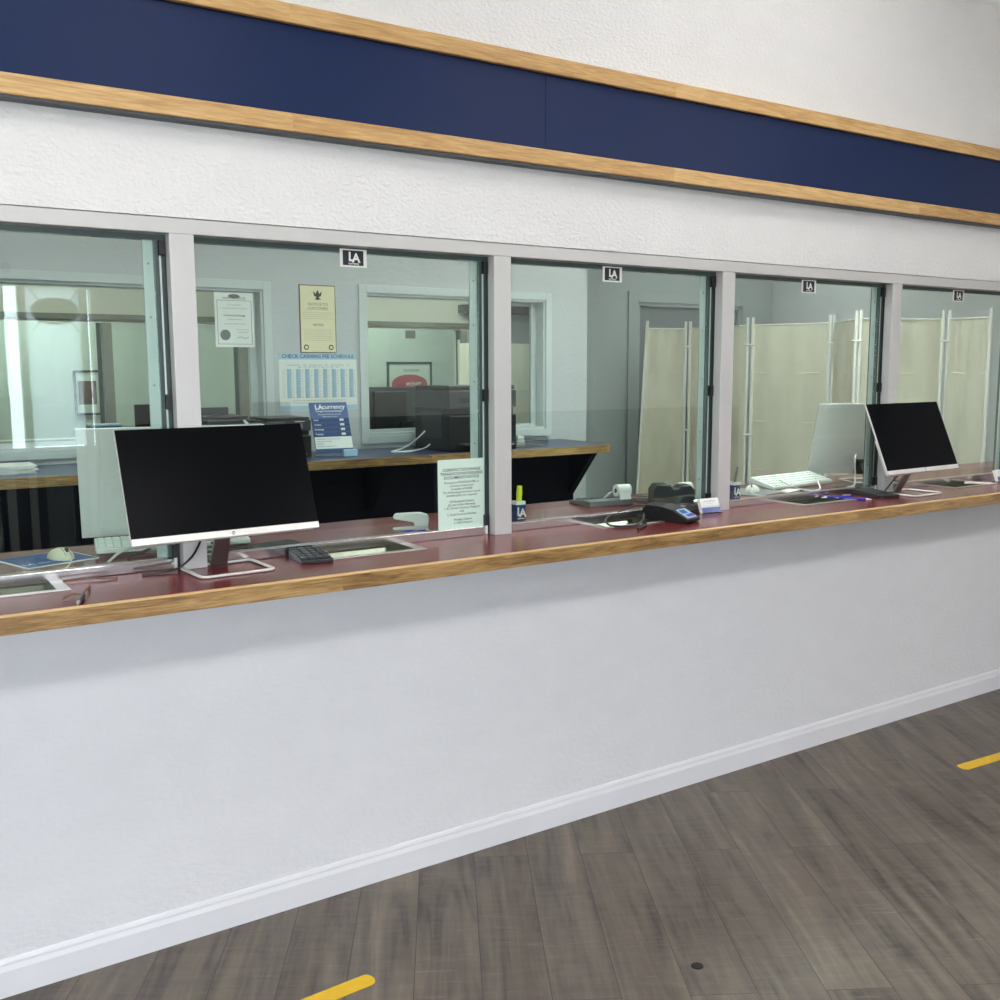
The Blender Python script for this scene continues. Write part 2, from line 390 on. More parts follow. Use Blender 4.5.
# ------------------------------------------------------------------ teller windows
mull = [MX+PITCH*i for i in range(-3, 6)]
struct(MB().box(XL, XR, 0.003, .05, 1.957, 1.9965, .0015).build('trim_1', M['alu']), 'grey aluminium header over the teller windows')
struct(box('trim_2', M['gasket'], None, XL, XR, .0505, .075, 1.9425, 1.957), 'dark glazing channel beneath the aluminium header')
def make_window(i, xa, xb, n):
    """glass bay whose right hand mullion is centred on xb"""
    w = empty('window_%d' % n, (xb, 0, ZT), kind='structure'); w['label'] = 'tall sliding teller window with green tinted glass, bay %s' % n
    H = 1.942-ZT
    m = MB().box(-.0325, .0325, 0.003, .042, 0, .895, .002).build('mullion', M['alu'], w)
    MB().box(-.0495, .0325, .055, .1, 0, H).build('rear_post', M['gasket'], w)
    MB().box(-.0475, -.0425, .0515, .0545, .02, H).build('chrome_bead', M['strip'], w)
    L = xa-xb
    MB().box(L+.0326, -.0605, .05, .059, .03, H).build('glass_pane', M['glass'], w)
    s = MB().box(-.087, -.06, .0625, .067, .03, H).build('edge_strip', M['strip'], w)
    b = MB()
    for z in (.12, .3, .5, .68, .82): b.cyl((-.0735, .0624, z), (-.0735, .0612, z), .003, seg=10)
    b.build('screw', M['stemgrey'], s)
    MB().box(-.0595, -.05, .05, .066, .03, H).build('glass_edge', M['gasket'], w)
    for z0, z1 in ((.0, .065), (.435, .475), (.84, H)):
        MB().box(-.0495, -.0335, .036, .0545, z0+.001, z1, .001).build('bracket', M['black'], w)
    r = MB().box(L+.033, -.05, .036, .064, .001, .028, .001).build('bottom_rail', M['alu_rail'], w)
    MB().box(-.0495, -.041, .034, .066, .0005, .03, .001).build('end_cap', M['white'], r)
    return w
for i in range(1, len(mull)): make_window(i, mull[i-1], mull[i], i)
# LA window stickers
def sticker(x, label):
    r = empty('window_sticker', (x, .0495, 1.927), label, 'sticker', 'small navy window stickers')
    MB().box(-.043, .043, -.0012, 0, -.026, .026).build('white_backing', M['paper'], r)
    MB().box(-.034, .032, -.0018, -.0011, -.021, .022).build('navy_panel', M['ink_navy'], r)
    b = MB(); b.text('L', .036, -.008, -.008, -.0024, bold=.035); b.text('A', .036, .008, -.011, -.0026, bold=.035)
    b.text('currency', .0095, 0, -.0185, -.0024, bold=.02)
    b.build('printed_lettering', M['paper'], r)
for x, l in ((1.272, 'small navy and white sticker at the top of the second window pane, above the printer'), (2.253, 'small navy sticker at the top of the third window pane, over the back office corner'),
             (3.272, 'small navy sticker at the top of the fourth window pane, above the fabric screen joint'), (4.295, 'small navy sticker at the top of the fifth window pane, furthest right')):
    sticker(x, l)

# ------------------------------------------------------------------ counter with tray cut-outs
cx0, cx1, cy0, cy1 = XL+.02, 6.75, -.282, .57
TR = [(MX+PITCH*(i-.5)+.005, ) for i in range(-2, 6)]
holes = [(c[0]-.155, c[0]+.155, -.085, .135) for c in TR]
def slab(holes):
    b = bmesh.new()
    xs = sorted({cx0, cx1} | {h[0] for h in holes} | {h[1] for h in holes}); ys = [cy0, -.085, .135, cy1]
    z0, z1 = 1.02, ZT
    V = {}
    def v(x, y, z):
        kx = (round(x, 5), round(y, 5), z)
        if kx not in V: V[kx] = b.verts.new((x, y, z))
        return V[kx]
    cells = set()
    for i in range(len(xs)-1):
        for j in range(3):
            if j == 1 and any(abs(xs[i]-h[0]) < 1e-6 for h in holes): continue
            cells.add((i, j))
    for i, j in cells:
        a = (xs[i], ys[j]); c = (xs[i+1], ys[j+1])
        b.faces.new((v(a[0], a[1], z1), v(c[0], a[1], z1), v(c[0], c[1], z1), v(a[0], c[1], z1)))
        b.faces.new((v(a[0], c[1], z0), v(c[0], c[1], z0), v(c[0], a[1], z0), v(a[0], a[1], z0)))
        for di, dj, p, q in ((0, -1, (a[0], a[1]), (c[0], a[1])), (1, 0, (c[0], a[1]), (c[0], c[1])), (0, 1, (c[0], c[1]), (a[0], c[1])), (-1, 0, (a[0], c[1]), (a[0], a[1]))):
            if (i+di, j+dj) not in cells:
                b.faces.new((v(*p, z0), v(*q, z0), v(*q, z1), v(*p, z1)))
    bmesh.ops.recalc_face_normals(b, faces=b.faces)
    m = MB(); m._add(b); return m
counter = empty('service_counter', (0, 0, 0), 'long maroon service counter with an oak front edge running under the teller windows', 'counter')
slab(holes).build('laminate_top', M['red'], counter)
MB().box(cx0, cx1, -.3, -.2825, 1.019, 1.0595, .0015).build('oak_front_edge', M['oak_edge'], counter)['label'] = 'golden oak front edge'
MB().box(cx0, cx1, -.3, -.2825, 1.0596, 1.063, .001).build('oak_lip', M['oak_lip'], counter)
MB().box(cx0, cx1, -.19, .569, 1.0125, 1.0199).build('underlayment', M['oak_edge'], counter)
def tray(x, label):
    r = empty('deal_tray', (x, .025, ZT), label, 'tray', 'steel transaction trays in the counter')
    b = MB(); w, d = .155, .11
    for a in ((-w-.008, w+.008, -d-.008, -d+.012), (-w-.008, w+.008, d-.012, d+.008), (-w-.008, -w+.022, -d+.012, d-.012), (w-.022, w+.008, -d+.012, d-.012)):
        b.box(*a, .0003, .0028, .0008)
    b.build('rim', M['steel'], r)
    b = MB(); n = 18; pr = []
    for i in range(n+1):
        t = -1+2*i/n; pr.append((t*(d-.012), -.047*(1-abs(t)**5)))
    for i in range(n):
        (y0, z0), (y1, z1) = pr[i], pr[i+1]
        b.prism([(y0, z0), (y1, z1), (y1, z1-.002), (y0, z0-.002)], 'x', -w+.022, w-.022)
    for sx in (-1, 1):
        b.prism(pr, 'x', sx*(w-.022), sx*(w-.020))
    b.smooth = True
    b.build('scoop', M['tray_steel'], r)
    return r
trl = ['steel transaction tray at the left end of the counter, beside the broken pen', 'steel transaction tray right of the black keypad, in front of the stapler',
       'steel transaction tray with a black cable across it, left of the payment terminal', 'steel transaction tray in front of the white keyboard and mouse, left of the blue pens', 'steel transaction tray right of the second monitor, furthest right']
for (c,), l in zip(TR[2:7], trl): tray(c, l)

# ------------------------------------------------------------------ monitors on the counter
def make_monitor(loc, rz, tilt, label, z_bot, y_bot, base_xy, W=.522, H=.312):
    r = empty('computer_monitor', loc, label, 'monitor', 'desktop monitors on the counter', rz)
    T = X((0, y_bot, z_bot)) @ Matrix.Rotation(-tilt, 4, 'X')
    b = MB(); b.box(-W/2, W/2, -.004, .004, .0, H, .0015, T); 
    if W < .53: b.box(-W/2+.01, W/2-.01, .004, .018, .0, H*.5, .004, T)
    shell = b.build('white_rear_shell', M['white'], r); shell['label'] = 'white back shell'
    b = MB(); b.box(-W/2+.0005, W/2-.0005, -.0062, -.0041, .0185, H-.0006, 0, T); b.build('screen', M['screen'], r)
    b = MB(); b.box(-W/2, W/2, -.0068, -.0038, .0, .018, .001, T); ch = b.build('silver_chin', M['silver'], r)
    b = MB(); bb = bmesh.new(); bmesh.ops.create_circle(bb, cap_ends=True, segments=24, radius=.0048)
    bb.transform(T @ X((.008, -.0072, .009)) @ Matrix.Rotation(PI/2, 4, 'X')); b._add(bb); lg = b.build('round_emblem', M['dgrey'], ch)
    b = MB(); b.text('hp', .0075, .008, .0068, -.0078, bold=.03, mat=T); b.build('emblem_letters', M['silver'], lg)
    # stem leaning from the base up to the rear of the display
    bx, by = base_xy
    if W > .53: MB().box(-.04, .04, .0042, .02, .0, .075, .003, T).build('stand_clip', M['black'], r)
    p0 = Vector((bx, by+.07, .006)); p1 = T @ Vector((0, .012, .06))
    b = MB()
    d = (p1-p0); n = Vector((0, -d.z, d.y)).normalized()*.005
    vs = []
    bb = bmesh.new()
    for q, hw in ((p0, .024), (p1, .019)):
        for sx in (-1, 1):
            for sn in (-1, 1): vs.append(bb.verts.new(q+Vector((sx*hw, 0, 0))+n*sn))
    bmesh.ops.convex_hull(bb, input=vs); b._add(bb)
    b.build('stem', M['stemgrey'], r)
    b = MB(); hw, y0, y1, rr = .1, by-.085, by+.085, .02
    pts = []
    for cx, cy, a0 in ((hw-rr, y1-rr, 0), (-hw+rr, y1-rr, 90), (-hw+rr, y0+rr, 180), (hw-rr, y0+rr, 270)):
        for kk in range(5):
            a = math.radians(a0+kk*22.5); pts.append((bx+cx+rr*math.cos(a), cy+rr*math.sin(a), .0042))
    b.tube(pts, .004, seg=10, closed=True, flat=(.0065, .004)); b.build('base_loop', M['silver'], r)
    b = MB(); b.tube([T @ Vector((-.05, .02, .05)), (-.052, by+.055, .05), (-.09, by+.062, .012), (-.13, by+.05, .004), (-.2, by+.06, .0035)], .003, smoothn=2)
    b.build('power_cable', M['black'], r)
    return r
make_monitor((.812, 0, ZT), math.radians(3), math.radians(20.5), 'black computer monitor on a silver loop base at the left, beside the black keypad', .1, -.122, (.012, -.062), .513, .306)
make_monitor((3.80, 0, ZT), math.radians(2.5), math.radians(23), 'black computer monitor on a silver loop base at the right, beside the blue pens', .1, -.15, (.01, -.09))

make_monitor((.80, .325, ZT), math.radians(180-11), math.radians(20), 'teller monitor seen from behind through the first window, white rear shell', .035, -.128, (.0, -.06), .54, .36)
make_monitor((4.03, .27, ZT), math.radians(180-28), math.radians(20), 'teller monitor seen from behind through the fourth window, white rear shell', .035, -.128, (.0, -.06), .54, .36)
# ------------------------------------------------------------------ small counter items
def keypad(loc, rz, label, group=None):
    r = empty('numeric_keypad', loc, label, 'keypad', group, rz)
    MB().prism([(-.068, 0), (.068, 0), (.068, .02), (-.068, .011)], 'x', -.046, .046, .002).build('case', M['black'], r)
    for i in range(4):
        for j in range(5):
            y = -.056+j*.0265; z = .0118+(y+.068)/.136*.009
            MB().box(-.043+i*.0222, -.0245+i*.0222, y, y+.021, z, z+.006, .0015).build('key', M['dgrey'], r)
    return r
keypad((1.072, -.05, ZT), math.radians(-6), 'black numeric keypad on the counter beside the left monitor base')
r = empty('card_reader', (1.035, .15, ZT), 'flat black reader box behind the left keypad, inside the glass', 'reader', rz=math.radians(8))
MB().box(-.075, .075, -.035, .035, 0, .022, .004).build('case', M['black'], r)
MB().tube([(-.07, .0, .015), (-.1, .03, .03), (-.14, .05, .012), (-.2, .03, .003)], .0025, smoothn=2).build('cable', M['black'], r)

r = empty('signature_pad', (3.625, -.05, ZT), 'flat black signature pad left of the right monitor base', 'pad', rz=math.radians(-10))
MB().prism([(-.08, 0), (.08, 0), (.08, .022), (-.08, .012)], 'x', -.055, .055, .003).build('case', M['black'], r)
MB().prism([(-.03, .0159), (.055, .0212), (.055, .0222), (-.03, .0168)], 'x', -.042, .042).build('display', M['dgrey'], r)
MB().tube([(0, .08, .012), (-.02, .1, .03), (-.06, .13, .012), (-.1, .16, .003)], .0025, smoothn=2).build('cable', M['black'], r)

def pen(a, b_, z, mat, label, tip=None):
    a = Vector(a); b_ = Vector(b_); d = b_-a
    r = empty('pen', (a.x, a.y, z), label, 'pen', rz=math.atan2(d.y, d.x)); L = d.length
    MB().cyl((0, 0, .0045), (L*.82, 0, .0045), .0044, seg=12).build('barrel', mat, r, smooth=True)
    MB().cyl((L*.82, 0, .0045), (L, 0, .0035), .0044, .001, seg=12).build('tip', tip or M['silver'], r, smooth=True)
    MB().box(.004, .04, -.0012, .0012, .0092, .0108).build('clip', tip or mat, r)
pen((3.41, -.03), (3.485, -.135), ZT, M['pen_blue'], 'blue pen lying on the counter, the one nearest the oak edge by the signature pad')
pen((3.50, -.02), (3.36, .02), ZT+.0, M['pen_blue'], 'blue pen with a white tip, lying just above the other blue pen', M['white'])
pen((4.34, -.005), (4.44, -.1), ZT, M['white'], 'slim white pen lying beside the rightmost steel tray')
pen((1.50, .205), (1.60, .195), ZT, M['pen_blue'], 'dark blue pen lying under the white stapler')

r = empty('broken_pen', (.43, -.19, ZT), 'broken dark pen stub with bent brown wires near the left tray', 'pen')
MB().cyl((-.02, -.075, .005), (.0, -.02, .007), .005, .006).build('barrel', M['dgrey'], r, smooth=True)
MB().cyl((-.024, -.088, .004), (-.02, -.075, .005), .002, .005).build('tip', M['steel'], r, smooth=True)
MB().tube([(0, -.02, .007), (.012, .02, .012), (.03, .06, .008), (.035, .1, .004)], .0025, smoothn=2).build('wire', M['ink_brown'], r)
MB().tube([(0, -.02, .007), (-.015, .0, .011), (-.03, .0, .008), (-.045, -.012, .004)], .0022, smoothn=2).build('wire', M['ink_brown'], r)
r = empty('bent_wire', (.45, .0, ZT), 'short bent brown wire lying at the edge of the left steel tray', 'wire')
tag(MB().tube([(-.03, 0, .005), (.02, .012, .008), (.06, -.012, .004), (.1, -.015, .003)], .0022, smoothn=2).build('strand', M['ink_brown'], r))

# payment terminal
r = empty('payment_terminal', (2.43, -.08, ZT), 'black payment terminal on the counter beside the cabled tray', 'terminal', rz=math.radians(-72))
MB().prism([(-.085, .004), (-.06, .0), (.06, 0), (.09, .004), (.094, .014), (.03, .046), (-.02, .056), (-.08, .058), (-.095, .04)], 'y', -.045, .045, .004).build('case', M['black'], r)
T = X((.03, 0, .0462)) @ Matrix.Rotation(math.radians(26.5), 4, 'Y')
MB().box(.006, .06, -.032, .032, .0, .0016, .0005, T).build('display', M['ink_lblue'], r)['label'] = 'lit bluish display'
MB().box(.012, .034, -.026, .012, .0017, .0022, 0, T).build('picture', M['ink_blue'], r); MB().box(.04, .055, -.02, .028, .0017, .0022, 0, T).build('picture', M['pen_blue'], r)
for i in range(3):
    for j in range(4):
        T2 = X((-.07+i*.02, -.032+j*.017, .0582-.0012*i))
        MB().box(-.006, .006, 0, .012, -.002, .002, .001, T2).build('key', M['dgrey'], r)
b = MB(); b.tube([(-.09, .01, .04), (-.13, -.02, .05), (-.16, -.09, .03), (-.17, -.17, .014), (-.12, -.24, .006), (-.06, -.27, .005), (-.02, -.2, .006), (-.04, -.12, .012), (-.09, -.04, .03), (-.06, -.1, .008), (.0, -.16, .005), (.02, -.26, .005)], .0038, smoothn=3)
b.build('cable', M['black'], r)
r = empty('card_holder', (2.685, -.002, ZT), 'clear holder with white business cards beside the third mullion', 'holder', 'business card holders', rz=math.radians(-3))
b = MB(); b.box(-.05, .05, -.035, .03, 0, .003); b.prism([(-.035, .003), (-.032, .003), (-.024, .03), (-.027, .03)], 'x', -.05, .05); b.prism([(.0, .003), (.003, .003), (.022, .05), (.019, .05)], 'x', -.05, .05)
b.build('acrylic_stand', M['clear'], r)
T = X((0, -.026, .004)) @ Matrix.Rotation(math.radians(-22), 4, 'X')
st = MB().box(-.0445, .0445, 0, .016, 0, .0545, 0, T).build('card_stack', M['paper'], r)
MB().box(-.0445, .0445, -.0006, -.0001, .0, .019, 0, T).build('blue_stripe', M['card_violet'], st)
b = MB(); b.text('Currency Exchange', .007, 0, .041, -.0006, mat=T); b.text('OPEN 7 DAYS', .0045, 0, .033, -.0006, mat=T); b.build('printed_lettering', M['ink_blue'], st)
c = copy_tree(r); c.location = (4.60, -.02, ZT); tag(c, 'clear holder with white business cards at the right edge of the photo')

# check scanner and roll printers inside the glass
r = empty('check_scanner', (2.63, .135, ZT), 'chunky black check scanner standing behind the card holder', 'scanner', rz=math.radians(-25))
MB().prism([(-.085, .0), (.085, .0), (.092, .025), (.09, .08), (.07, .102), (.03, .1), (.018, .088), (-.005, .086), (-.02, .106), (-.075, .106), (-.092, .085), (-.094, .03)], 'y', -.045, .045, .006).build('body', M['black'], r)
MB().box(-.05, -.012, -.0465, -.0445, .012, .022).build('label_plate', M['mgrey'], r)
MB().box(.02, .08, -.05, -.0445, .004, .03, .002).build('grey_pocket', M['mgrey'], r)
r.scale = (.9, .9, .95)
def adding_machine(loc, rz, label):
    r = empty('adding_machine', loc, label, 'adding machine', 'adding machines with paper rolls', rz)
    MB().prism([(-.085, 0), (.085, 0), (.085, .022), (.03, .024), (-.085, .011)], 'x', -.1, .1, .003).build('case', M['mgrey'], r)
    for i in range(6):
        for j in range(4):
            y = -.075+j*.026; z = .0118+(y+.085)/.115*.013
            MB().box(-.08+i*.027, -.06+i*.027, y, y+.019, z, z+.004, .001).build('key', M['dgrey'], r)
    rl = MB().cyl((-.09, .065, .058), (-.03, .065, .058), .024, seg=32).build('paper_roll', M['paper'], r, smooth=True)
    MB().cyl((-.0299, .065, .058), (-.0285, .065, .058), .0085, seg=20).build('roll_core', M['black'], rl)
    MB().prism([(.0875, .05), (.0888, .05), (.092, .024), (.0905, .024)], 'x', -.086, -.034).build('paper_strip', M['paper'], rl)
    MB().tube([(.03, .06, .022), (.0, .066, .05), (-.028, .065, .058)], .0025).build('roll_holder', M['steel'], r)
    return r
a = adding_machine((2.51, .42, ZT), math.radians(172), 'grey adding machine with a white paper roll, left of the black check scanner')
c = copy_tree(a); c.location = (2.765, .335, ZT); c.rotation_euler = (0, 0, math.radians(172)); tag(c, 'adding machine whose white roll shows behind the black check scanner')

# stapler
r = empty('stapler', (1.548, .275, ZT), 'white stapler standing on the counter behind the window notice', 'stapler', rz=math.radians(-28))
MB().prism([(-.05, 0), (.09, 0), (.09, .012), (.05, .014), (-.05, .007)], 'y', -.017, .017, .003).build('base_plate', M['white'], r)
MB().prism([(-.05, .05), (-.045, .042), (.03, .03), (.04, .012), (.088, .012), (.094, .04), (.085, .058), (.055, .066), (-.04, .062)], 'y', -.018, .018, .004).build('arm', M['white'], r)
MB().box(.0925, .0955, -.01, .01, .028, .046, .001).build('dark_plate', M['dgrey'], r)
r.scale = (.86, .86, .9)
def pencil_cup(loc, label, rz, pen_mat, tilt):
    r = empty('pen_cup', loc, label, 'cup', 'small navy pen cups', rz)
    b = MB(); w = .0185
    for a in ((-w, w, -w, -w+.003), (-w, w, w-.003, w), (-w, -w+.003, -w+.003, w-.003), (w-.003, w, -w+.003, w-.003)): b.box(*a, 0, .07)
    b.box(-w, w, -w, w, 0, .004)
    b.build('navy_body', M['dec_dblue'], r)
    b = MB()
    for a in ((-w-.0005, w+.0005, -w-.0005, -w+.003), (-w-.0005, w+.0005, w-.003, w+.0005), (-w-.0005, -w+.003, -w+.003, w-.003), (w-.003, w+.0005, -w+.003, w-.003)): b.box(*a, .06, .072)
    b.build('white_rim', M['paper'], r)
    b = MB(); b.text('L', .042, -.007, .022, -w-.0012, bold=.03); b.text('A', .042, .007, .017, -w-.0014, bold=.03); b.box(-.014, .014, -w-.0012, -w-.0002, .009, .012)
    b.build('printed_lettering', M['paper'], r)
    return r
pencil_cup((1.975, .225, ZT), 'navy pen cup beside the second mullion, holding the yellow highlighter', 0, None, 0)
r = empty('highlighter', (1.976, .225, ZT+.006), 'fluorescent yellow highlighter standing in the navy pen cup', 'highlighter')
MB().cyl((0, 0, 0), (.004, .0, .088), .01, seg=16).build('barrel', M['hl'], r, smooth=True)
MB().cyl((.004, 0, .088), (.006, 0, .12), .0112, .009, seg=16).build('cap', M['hl'], r, smooth=True)
pencil_cup((3.05, .215, ZT), 'navy pen cup beside the third mullion, holding a thin grey pen', 0, None, 0)
r = empty('pen', (3.05, .215, ZT+.006), 'thin grey pen leaning in the navy cup beside the third mullion', 'pen')
MB().cyl((-.012, 0, 0), (.018, .0, .12), .004, seg=12).build('barrel', M['mgrey'], r, smooth=True)
MB().cyl((.018, 0, .12), (.02, 0, .127), .003, seg=12).build('tip', M['dgrey'], r, smooth=True)

def mouse(loc, rz, mat, label, cable):
    r = empty('computer_mouse', loc, label, 'mouse', 'white computer mice', rz)
    b = MB(); bb = bmesh.new(); bmesh.ops.create_uvsphere(bb, u_segments=24, v_segments=14, radius=1)
    for v in bb.verts:
        v.co = Vector((v.co.x*.032*(1+.08*v.co.y), v.co.y*.056, max(0, v.co.z)*.031*(1-.15*v.co.y)))
    b._add(bb); b.smooth = True; b.build('shell', mat, r)
    MB().cyl((-.003, -.038, .028), (.003, -.038, .028), .007, seg=14).build('scroll_wheel', M['dgrey'], r)
    b = MB()
    for sx in (-.008, .008): b.tube([(sx, -.052, .013), (sx, -.035, .026), (sx, -.015, .0345)], .0008)
    b.build('button_seam', M['mgrey'], r)
    b = MB(); b.tube([(0, -.054, .006)]+cable, .0022, smoothn=2); b.build('cable', mat, r)
mp = empty('mouse_pad', (.44, .375, ZT), 'blue mouse pad with a white border under the cream mouse', 'mouse pad', rz=math.radians(18))
MB().box(-.105, .105, -.1, .1, 0, .003, .001).build('white_border', M['paper'], mp)
MB().box(-.099, .099, -.094, .094, .003, .0036).build('blue_print', M['pad'], mp)
b = MB(); b.text('LA currency', .03, -.02, -.06, 0, bold=.02, mat=X((0, 0, .0039)) @ Matrix.Rotation(-PI/2, 4, 'X')); b.build('printed_lettering', M['ink_sky'], mp)
mouse((.475, .36, ZT+.004), math.radians(15), M['cream_pl'], 'cream computer mouse on the blue mouse pad at the left', [(-.01, -.09, .003), (-.05, -.15, .0), (-.1, -.2, -.001)])
def keyboard(loc, rz, tilt, label):
    r = empty('computer_keyboard', loc, label, 'keyboard', 'white computer keyboards', rz)
    T = X((0, 0, .002)) @ Matrix.Rotation(tilt, 4, 'X')
    MB().prism([(-.07, 0), (.07, 0), (.07, .026), (-.07, .014)], 'x', -.22, .22, .003, T).build('case', M['white'], r)
    b = MB()
    for j in range(5):
        for i in range(20):
            y = -.062+j*.026; z = .0145+(y+.07)/.14*.012
            b.box(-.212+i*.0213, -.194+i*.0213, y, y+.02, z, z+.004, .0012, T, 1)
    b.build('keys', M['paper_g'], r)
    MB().tube([(.1, .07, .02), (.12, .1, .03), (.05, .13, .012), (-.05, .11, .004)], .003, smoothn=2).build('cable', M['white'], r)
keyboard((.79, .345, ZT+.011), math.radians(-9), 0, 'white keyboard behind the left monitor, inside the glass')
keyboard((3.62, .40, ZT+.012), math.radians(4), math.radians(9), 'white keyboard raised on papers behind the fourth window, beside the white mouse')
mouse((3.285, .33, ZT+.004), math.radians(-50), M['white'], 'white computer mouse left of the raised keyboard in the fourth window', [(.0, -.08, .002), (.03, -.13, .0), (.08, -.15, -.001)])
tag(MB().box(-.12, .12, -.1, .1, 0, .003).build('mouse_pad', M['mgrey'], None, (3.29, .33, ZT), (0, 0, .2)), 'grey mouse pad under the white mouse in the fourth window', 'mouse pad')
for i, (x, y, s_, rz, l, m) in enumerate(((3.45, .27, .07, .3, 'white paper slip lying between the white mouse and keyboard', 'paper'), (3.56, .22, .06, -.4, 'dark blue folder strip lying in front of the raised keyboard', 'ink_blue'))):
    tag(MB().box(-s_, s_, -.03, .03, 0, .002).build('paper_slip' if m == 'paper' else 'folder', M[m], None, (x, y, ZT+.001), (0, 0, rz)), l, 'paper' if m == 'paper' else 'folder')
tag(MB().tube([(3.42, .30, ZT+.05), (3.45, .24, ZT+.02), (3.5, .2, ZT+.004), (3.58, .2, ZT+.004), (3.64, .26, ZT+.02), (3.7, .33, ZT+.045)], .003, smoothn=3).build('white_cable', M['white']), 'white cable looped in front of the raised keyboard', 'cable')
tag(MB().tube([(3.93, .29, ZT+.12), (3.9, .27, ZT+.12), (3.875, .25, ZT+.07), (3.88, .25, ZT+.02), (3.86, .24, ZT+.004), (3.8, .22, ZT+.004), (3.74, .25, ZT+.004)], .0035, smoothn=3).build('grey_cable', M['mgrey']), 'grey cable hanging in front of the right teller monitor, inside the glass', 'cable')
tag(MB().tube([(3.93, .28, ZT+.13), (3.89, .26, ZT+.145), (3.85, .235, ZT+.12), (3.845, .225, ZT+.05), (3.83, .21, ZT+.004), (3.76, .2, ZT+.004)], .0035, smoothn=3).build('white_cable', M['white']), 'white cable hanging in front of the right teller monitor, inside the glass', 'cable')
tag(MB().tube([(.57, .2, ZT+.005), (.62, .25, ZT+.03), (.7, .25, ZT+.035), (.8, .22, ZT+.005), (.9, .25, ZT+.005), (.96, .3, ZT+.005)], .0045, smoothn=3).build('grey_cable', M['strip']), 'grey cable behind the left monitor base, inside the glass', 'cable')
tag(MB().tube([(.63, .22, ZT+.004), (.7, .28, ZT+.02), (.78, .36, ZT+.02), (.86, .3, ZT+.03), (.92, .2, ZT+.01), (1.0, .22, ZT+.004)], .004, smoothn=3).build('black_cable', M['black']), 'black cable tangled behind the left monitor base', 'cable')

# notice taped to the glass
r = empty('window_notice', (1.634, .0494, 1.203), 'pale printed currency exchange notice taped low on the second window', 'notice')
pp = MB().box(-.086, .086, -.0008, 0, -.113, .112).build('sheet', M['mint_paper'], r)
b = MB()
for i, t in enumerate(('CURRENCY EXCHANGE', 'TRANSACTIONS REQUIRES', 'DOCUMENTS NOTICE')): b.text(t, 0.0132, .002, .074-i*.0125, -.0013, bold=.012)
for i, (t, bo) in enumerate((('Pursuant to FINCEN & FRB, in', .01), ('currency transactions', .008), ('in excess of $1000', .025), ('The following government issued', .008), ('identifications are required', .008))): b.text(t, .0105, .002, .034-i*.0105, -.0013, bold=bo*.3)
for i, (t, bo) in enumerate((('US Residents/Citizens', .025), ('(2) two of the following:', .022), ("1. ID, Driver's License, Passport", .018), ('and', .02), ('2. Social Security Number', .018))): b.text(t, .0105, .002, -.028-i*.0105, -.0013, bold=bo*.3)
for i, (t, bo) in enumerate((('Foreign Citizens', .025), ('1. Valid Passport', .018))): b.text(t, .0105, .006, -.087-i*.0105, -.0013, bold=bo*.3)
b.build('printed_text', M['ink'], pp)

# ------------------------------------------------------------------ teller office
struct(box('floor_office', M['carpet'], None, XL, 6.92, .12, 9.2, 0, .1), 'raised grey floor behind the teller windows')
ZO = 2.9
struct(box('ceiling_office', M['ceil'], None, XL, 6.92, .12, 9.2, ZO, ZO+.1), 'white ceiling behind the teller windows')
def wall_open(name, mat, x0, x1, y0, y1, z0, z1, ops, label):
    b = MB(); x = x0
    for (a, c, d, e) in ops:
        b.box(x, a, y0, y1, z0, z1); b.box(a, c, y0, y1, z0, d); b.box(a, c, y0, y1, e, z1); x = c
    b.box(x, x1, y0, y1, z0, z1)
    return struct(b.build(name, mat), label)
OZ0, OZ1 = 1.24, 2.015
OPS = [(-1.6, 1.801, OZ0, OZ1-.006), (2.378, 3.576, OZ0, OZ1)]
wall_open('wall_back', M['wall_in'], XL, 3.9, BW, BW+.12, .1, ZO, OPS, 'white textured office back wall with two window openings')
for n, (a, c, d, e) in zip((11, 12), OPS):
    w = empty('window_%d' % n, ((a+c)/2, BW, d), kind='structure'); w['label'] = 'white cased interior window in the office back wall'
    h = (c-a)/2; H = e-d; cw = .043
    b = MB()
    for q in ((-h-cw, -h, -cw, H+cw), (h, h+cw, -cw, H+cw), (-h, h, H, H+cw), (-h, h, -cw, 0)): b.box(q[0], q[1], -.014, 0, q[2], q[3], .002)
    b.build('casing', M['casing'], w)
    b = MB(); b.box(-h, h, .0, .12, -.001, .012); b.box(-h, -h+.012, 0, .12, .012, H); b.box(h-.012, h, 0, .12, .012, H); b.box(-h+.012, h-.012, 0, .12, H-.012, H)
    b.build('jamb', M['casing'], w)
    b = MB(); b.box(-h+.012, h-.012, .075, .095, .012, .03); b.box(h-.05, h-.012, .075, .095, .03, H-.012); b.box(-h+.012, -h+.03, .075, .095, .03, H-.012)
    b.build('stop', M['casing'], w)
    MB().box(-h+.03, h-.05, .082, .088, .03, H-.013).build('glass_pane', M['glass_far'], w)
